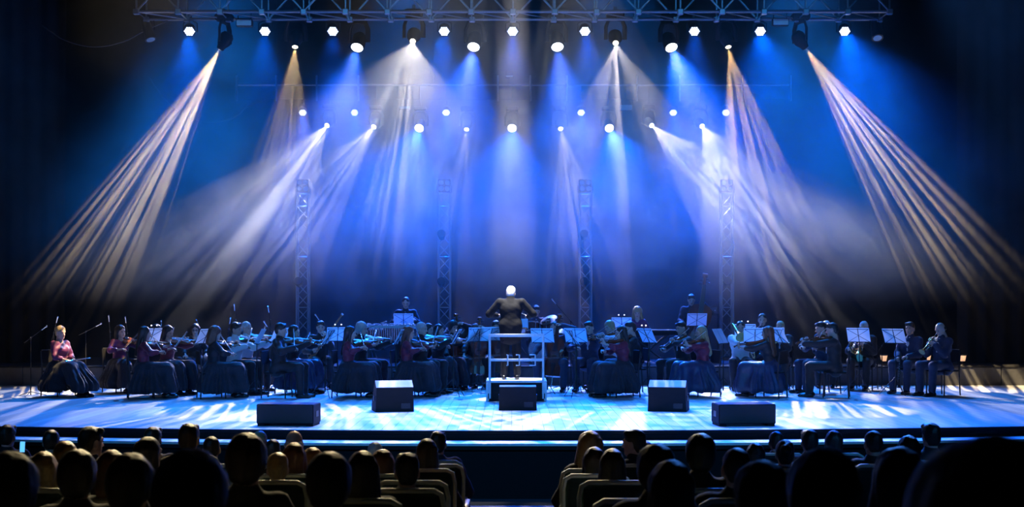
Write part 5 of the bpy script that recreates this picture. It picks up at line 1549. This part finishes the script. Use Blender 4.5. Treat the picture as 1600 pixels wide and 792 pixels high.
# ------------------------------------------------------------------ the audience
def copy_tree(o, mtx, label):
    c = o.copy(); COL.objects.link(c); c.matrix_basis = mtx; c['label'] = label
    for ch in o.children:
        k = ch.copy(); COL.objects.link(k); k.parent = c
        for g in ch.children:
            q = g.copy(); COL.objects.link(q); q.parent = k
    return c

AUD = 'audience seen from behind'
KINDS = {}
used_kind = set()
def audience_kind(key):
    if key in KINDS: return KINDS[key]
    hair, hcol, top, sex = key
    KINDS[key] = person('person', 'audience', Matrix.Identity(4), AUD, sex=sex, seat=.44, lean=-3, outfit='audience', hair=hair, hcol=hcol, top=top,
                        wl=(.20, -.22, .66), wr=(-.20, -.22, .66), h=.020, lower=True, bottom='coat_dark', curl=.5)
    return KINDS[key]

def theatre_seat(label, mtx):
    t = thing('theatre_seat', label, 'seat', mtx, 'theatre seats')
    put('backrest', simple('ts_back', 'seat_fabric', lambda b: b.bevel_box((-.235, .20, .40), (.235, .29, .97), .035)), t)
    put('piping', simple('ts_pipe', 'seat_piping', lambda b: b.tube([(-.238, .292, .42), (-.242, .295, .88), (-.225, .295, .955), (-.18, .295, .980), (.18, .295, .980), (.225, .295, .955), (.242, .295, .88), (.238, .292, .42)], .016, 7), True), t)
    put('cushion', simple('ts_cush', 'seat_fabric', lambda b: b.bevel_box((-.23, -.26, .33), (.23, .20, .43), .03)), t)
    for sx in (-1, 1):
        a = put('armrest', simple('ts_arm%d' % sx, 'black_plastic', lambda b: b.bevel_box((sx * .262 - .022, -.20, .0), (sx * .262 + .022, .24, .60), .02)), t)
        put('arm_cap', simple('ts_cap%d' % sx, 'seat_cap', lambda b: b.tube([(sx * .262, .25, .585), (sx * .262, .20, .615), (sx * .262, -.18, .612), (sx * .262, -.22, .58)], [(.014, .024)] * 4, 7, True, (0, 0, 1)), True), a)
    return t

# u of the head, v of its top, apparent width in pixels, hair, hair colour, coat, sex, label
A = [
 (13, 660, 26, 'short', 'hair_brown', 'coat_dark', 'm', 'short-haired audience member in the far row at the left edge'),
 (81, 667, 28, 'crop', 'hair_black', 'coat_dark', 'm', 'audience member with rounded dark hair, second in the far left row'),
 (145, 662, 32, 'short', 'hair_black', 'coat_dark', 'm', 'dark-haired audience member turned right, third in the far left row'),
 (240, 663, 32, 'short', 'hair_brown', 'coat_dark', 'm', 'audience member with warm light on the cheek, left far row'),
 (236, 678, 36, 'long', 'hair_black', 'coat_dark', 'f', 'dark long-haired audience member below the warm-cheeked one'),
 (104, 684, 40, 'ponytail', 'hair_blond', 'coat_dark', 'f', 'blond ponytailed audience member on the left'),
 (70, 700, 46, 'bob', 'hair_blond', 'coat_dark', 'f', 'audience member with a yellow-rimmed rounded bob on the left'),
 (122, 697, 62, 'full', 'hair_black', 'coat_dark', 'f', 'large dark head with a blue-grey rim on the left'),
 (176, 697, 48, 'bob', 'hair_auburn', 'coat_dark', 'f', 'audience member with auburn bob lit yellow, left side'),
 (207, 702, 66, 'full', 'hair_black', 'coat_grey', 'm', 'big dark head beside the auburn bob'),
 (18, 698, 92, 'full', 'hair_black', 'coat_dark', 'm', 'very large dark head at the left edge'),
 (296, 657, 33, 'short', 'hair_brown', 'coat_dark', 'm', 'tall short-haired man against the stage edge, left'),
 (331, 677, 33, 'crop', 'hair_brown', 'coat_dark', 'm', 'short-haired audience member with yellow collar right of the tall man'),
 (303, 692, 104, 'full', 'hair_black', 'coat_dark', 'm', 'huge dark head in the left foreground'),
 (387, 671, 62, 'full', 'hair_brown', 'coat_dark', 'f', 'big rounded hair with a golden rim below the left edge speaker'),
 (407, 669, 27, 'crop', 'hair_blond', 'coat_dark', 'm', 'small fair head just under the left edge speaker'),
 (427, 682, 28, 'crop', 'hair_brown', 'coat_dark', 'm', 'small brown head right of the golden-rimmed hair'),
 (434, 702, 38, 'ponytail', 'hair_blond', 'coat_white', 'f', 'fair-haired woman with bare pale shoulders, left centre'),
 (460, 667, 31, 'bald', 'hair_grey', 'coat_grey', 'm', 'bald round head below the left edge speaker'),
 (461, 687, 38, 'long', 'hair_auburn', 'coat_red', 'f', 'long brown-haired woman below the bald head'),
 (489, 697, 30, 'wavy', 'hair_blond', 'coat_dark', 'f', 'blond wavy head beside the long brown hair'),
 (515, 700, 68, 'full', 'hair_black', 'coat_dark', 'm', 'large dark head left of the empty aisle seats'),
 (566, 698, 54, 'long', 'hair_black', 'coat_dark', 'f', 'large long-haired silhouette left of the centre aisle'),
 (587, 686, 27, 'crop', 'hair_grey', 'coat_dark', 'm', 'small grey head above the red-haired woman'),
 (598, 700, 36, 'wavy', 'hair_auburn', 'coat_red', 'f', 'red-haired woman lit yellow, left of the aisle'),
 (636, 702, 42, 'short', 'hair_black', 'coat_grey', 'm', 'short-haired man in grey collar next to the aisle'),
 (667, 681, 33, 'long', 'hair_brown', 'coat_dark', 'f', 'long-haired woman in the aisle column, left block'),
 (685, 670, 28, 'short', 'hair_black', 'coat_grey', 'm', 'man at the aisle in the front row, left block'),
 (921, 671, 32, 'wavy', 'hair_blond', 'coat_dark', 'f', 'golden-haired woman at the front of the right block'),
 (988, 667, 31, 'short', 'hair_black', 'coat_dark', 'm', 'man in profile looking left at the front of the right block'),
 (928, 694, 36, 'bob', 'hair_brown', 'coat_grey', 'f', 'brown bob below the golden-haired woman, right block'),
 (957, 696, 38, 'long', 'hair_brown', 'coat_white', 'f', 'long-haired woman with a lit shoulder next to the aisle, right block'),
 (1009, 685, 30, 'crop', 'hair_black', 'coat_dark', 'm', 'small blue-rimmed head right of the man in profile'),
 (1024, 688, 58, 'full', 'hair_black', 'coat_dark', 'f', 'rounded dark head left of the right wedge'),
 (1046, 710, 78, 'long', 'hair_black', 'coat_dark', 'f', 'large dark long-haired silhouette in the right block'),
 (1095, 673, 46, 'full', 'hair_black', 'coat_dark', 'm', 'round frizzy dark head left of the right edge speaker'),
 (1150, 692, 48, 'crop', 'hair_black', 'coat_dark', 'm', 'dark head below the right edge speaker'),
 (1212, 670, 27, 'crop', 'hair_brown', 'coat_dark', 'm', 'small blue-rimmed head at the right end of the right edge speaker'),
 (1180, 688, 32, 'bob', 'hair_black', 'coat_dark', 'f', 'small dark bob below the right edge speaker'),
 (1226, 683, 33, 'bun', 'hair_black', 'coat_dark', 'f', 'dark head with a bun right of the right edge speaker'),
 (1264, 667, 30, 'short', 'hair_black', 'coat_dark', 'm', 'dark head cutting the lit step line, right of the speaker'),
 (1302, 669, 30, 'bob', 'hair_black', 'coat_dark', 'f', 'faint dark head right of the one on the step line'),
 (1187, 712, 88, 'full', 'hair_black', 'coat_dark', 'm', 'large head with a broad blue rim in the right foreground'),
 (1285, 690, 108, 'full', 'hair_black', 'coat_dark', 'm', 'huge black head in the right foreground'),
 (1363, 668, 31, 'crop', 'hair_black', 'coat_dark', 'm', 'blue-rimmed round head with lit collar on the right'),
 (1418, 676, 32, 'bob', 'hair_black', 'coat_dark', 'f', 'dim dark head between the two blue-rimmed ones'),
 (1453, 657, 28, 'short', 'hair_black', 'coat_dark', 'm', 'tall narrow head standing out against the stage on the right'),
 (1402, 694, 84, 'wavy', 'hair_black', 'coat_dark', 'f', 'large dim silhouette below the blue-rimmed heads'),
 (1535, 660, 190, 'full', 'hair_black', 'coat_dark', 'm', 'nearest blurred black head at the right edge'),
]
rows = [1.75 + .95 * i for i in range(14)]
taken = []
placed = []
for rec in sorted(A, key=lambda r: -r[2]):
    u, v, w = rec[:3]
    d0 = F * .172 / w
    best = None
    for r in rows:
        x = (u - 800) * r / F
        clash = any(abs(x - tx) < .56 and tr == r for tx, tr in taken)
        zt = CAM_Z - (v - HORIZON) * r / F
        sit = zt - hall_floor(r)
        cost = abs(r - d0) / d0 + (9 if clash else 0) + 1.5 * max(0, sit - 1.46) + 1.5 * max(0, 1.12 - sit)
        if best is None or cost < best[0]: best = (cost, r, x, sit)
    _, r, x, sit = best
    taken.append((x, r)); placed.append((r, x, sit, rec))
for r, x, sit, rec in placed:
    u, v, w, hair, hcol, top, sex, lb = rec
    base = audience_kind((hair, hcol, top, sex))
    sclz = min(max(sit / 1.335, .84), 1.10)
    yaw = random.uniform(-9, 9)
    if 'turned right' in lb or 'warm-cheeked' in lb: yaw = -35
    if 'profile looking left' in lb: yaw = 60
    fz = hall_floor(r)
    m = T(x, CAM_Y + r, fz) @ RZ(180 + yaw) @ Matrix.Scale(sclz, 4)
    if id(base) in used_kind:
        copy_tree(base, m, lb)
    else:
        used_kind.add(id(base)); base.matrix_basis = m; base['label'] = lb
    short = lb.split(',')[0]
    wd = ' '.join(short.split()[:10])
    theatre_seat('dark theatre seat under the ' + wd, T(x, CAM_Y + r, fz) @ RZ(180))
# empty seats along the aisle
SE = ['nearest', 'second', 'third', 'fourth', 'fifth', 'sixth', 'seventh', 'eighth', 'ninth', 'tenth', 'eleventh']
for sd, nm in ((-1, 'left'), (1, 'right')):
    i = 0
    for r in rows[2:12]:
        x = sd * .66
        if any(abs(x - tx) < .52 and tr == r for tx, tr in taken): continue
        theatre_seat('empty theatre seat with pale piping %s of the centre aisle, %s row free' % (nm, SE[i]), T(x, CAM_Y + r, hall_floor(r)) @ RZ(180)); i += 1
        taken.append((x, r))
ph = thing('smartphone', 'lit blue smartphone screen held up at the left edge', 'phone', T(*at(35, 698, 11.5)) @ RX(-8) @ Matrix.Scale(.62, 4))
put('case', simple('ph_case', 'black_plastic', lambda b: b.bevel_box((-.037, .0, -.075), (.037, .008, .075), .003)), ph)
put('screen', simple('ph_screen', 'phone_screen', lambda b: b.box((-.033, -.0015, -.070), (.033, .0, .070))), ph)
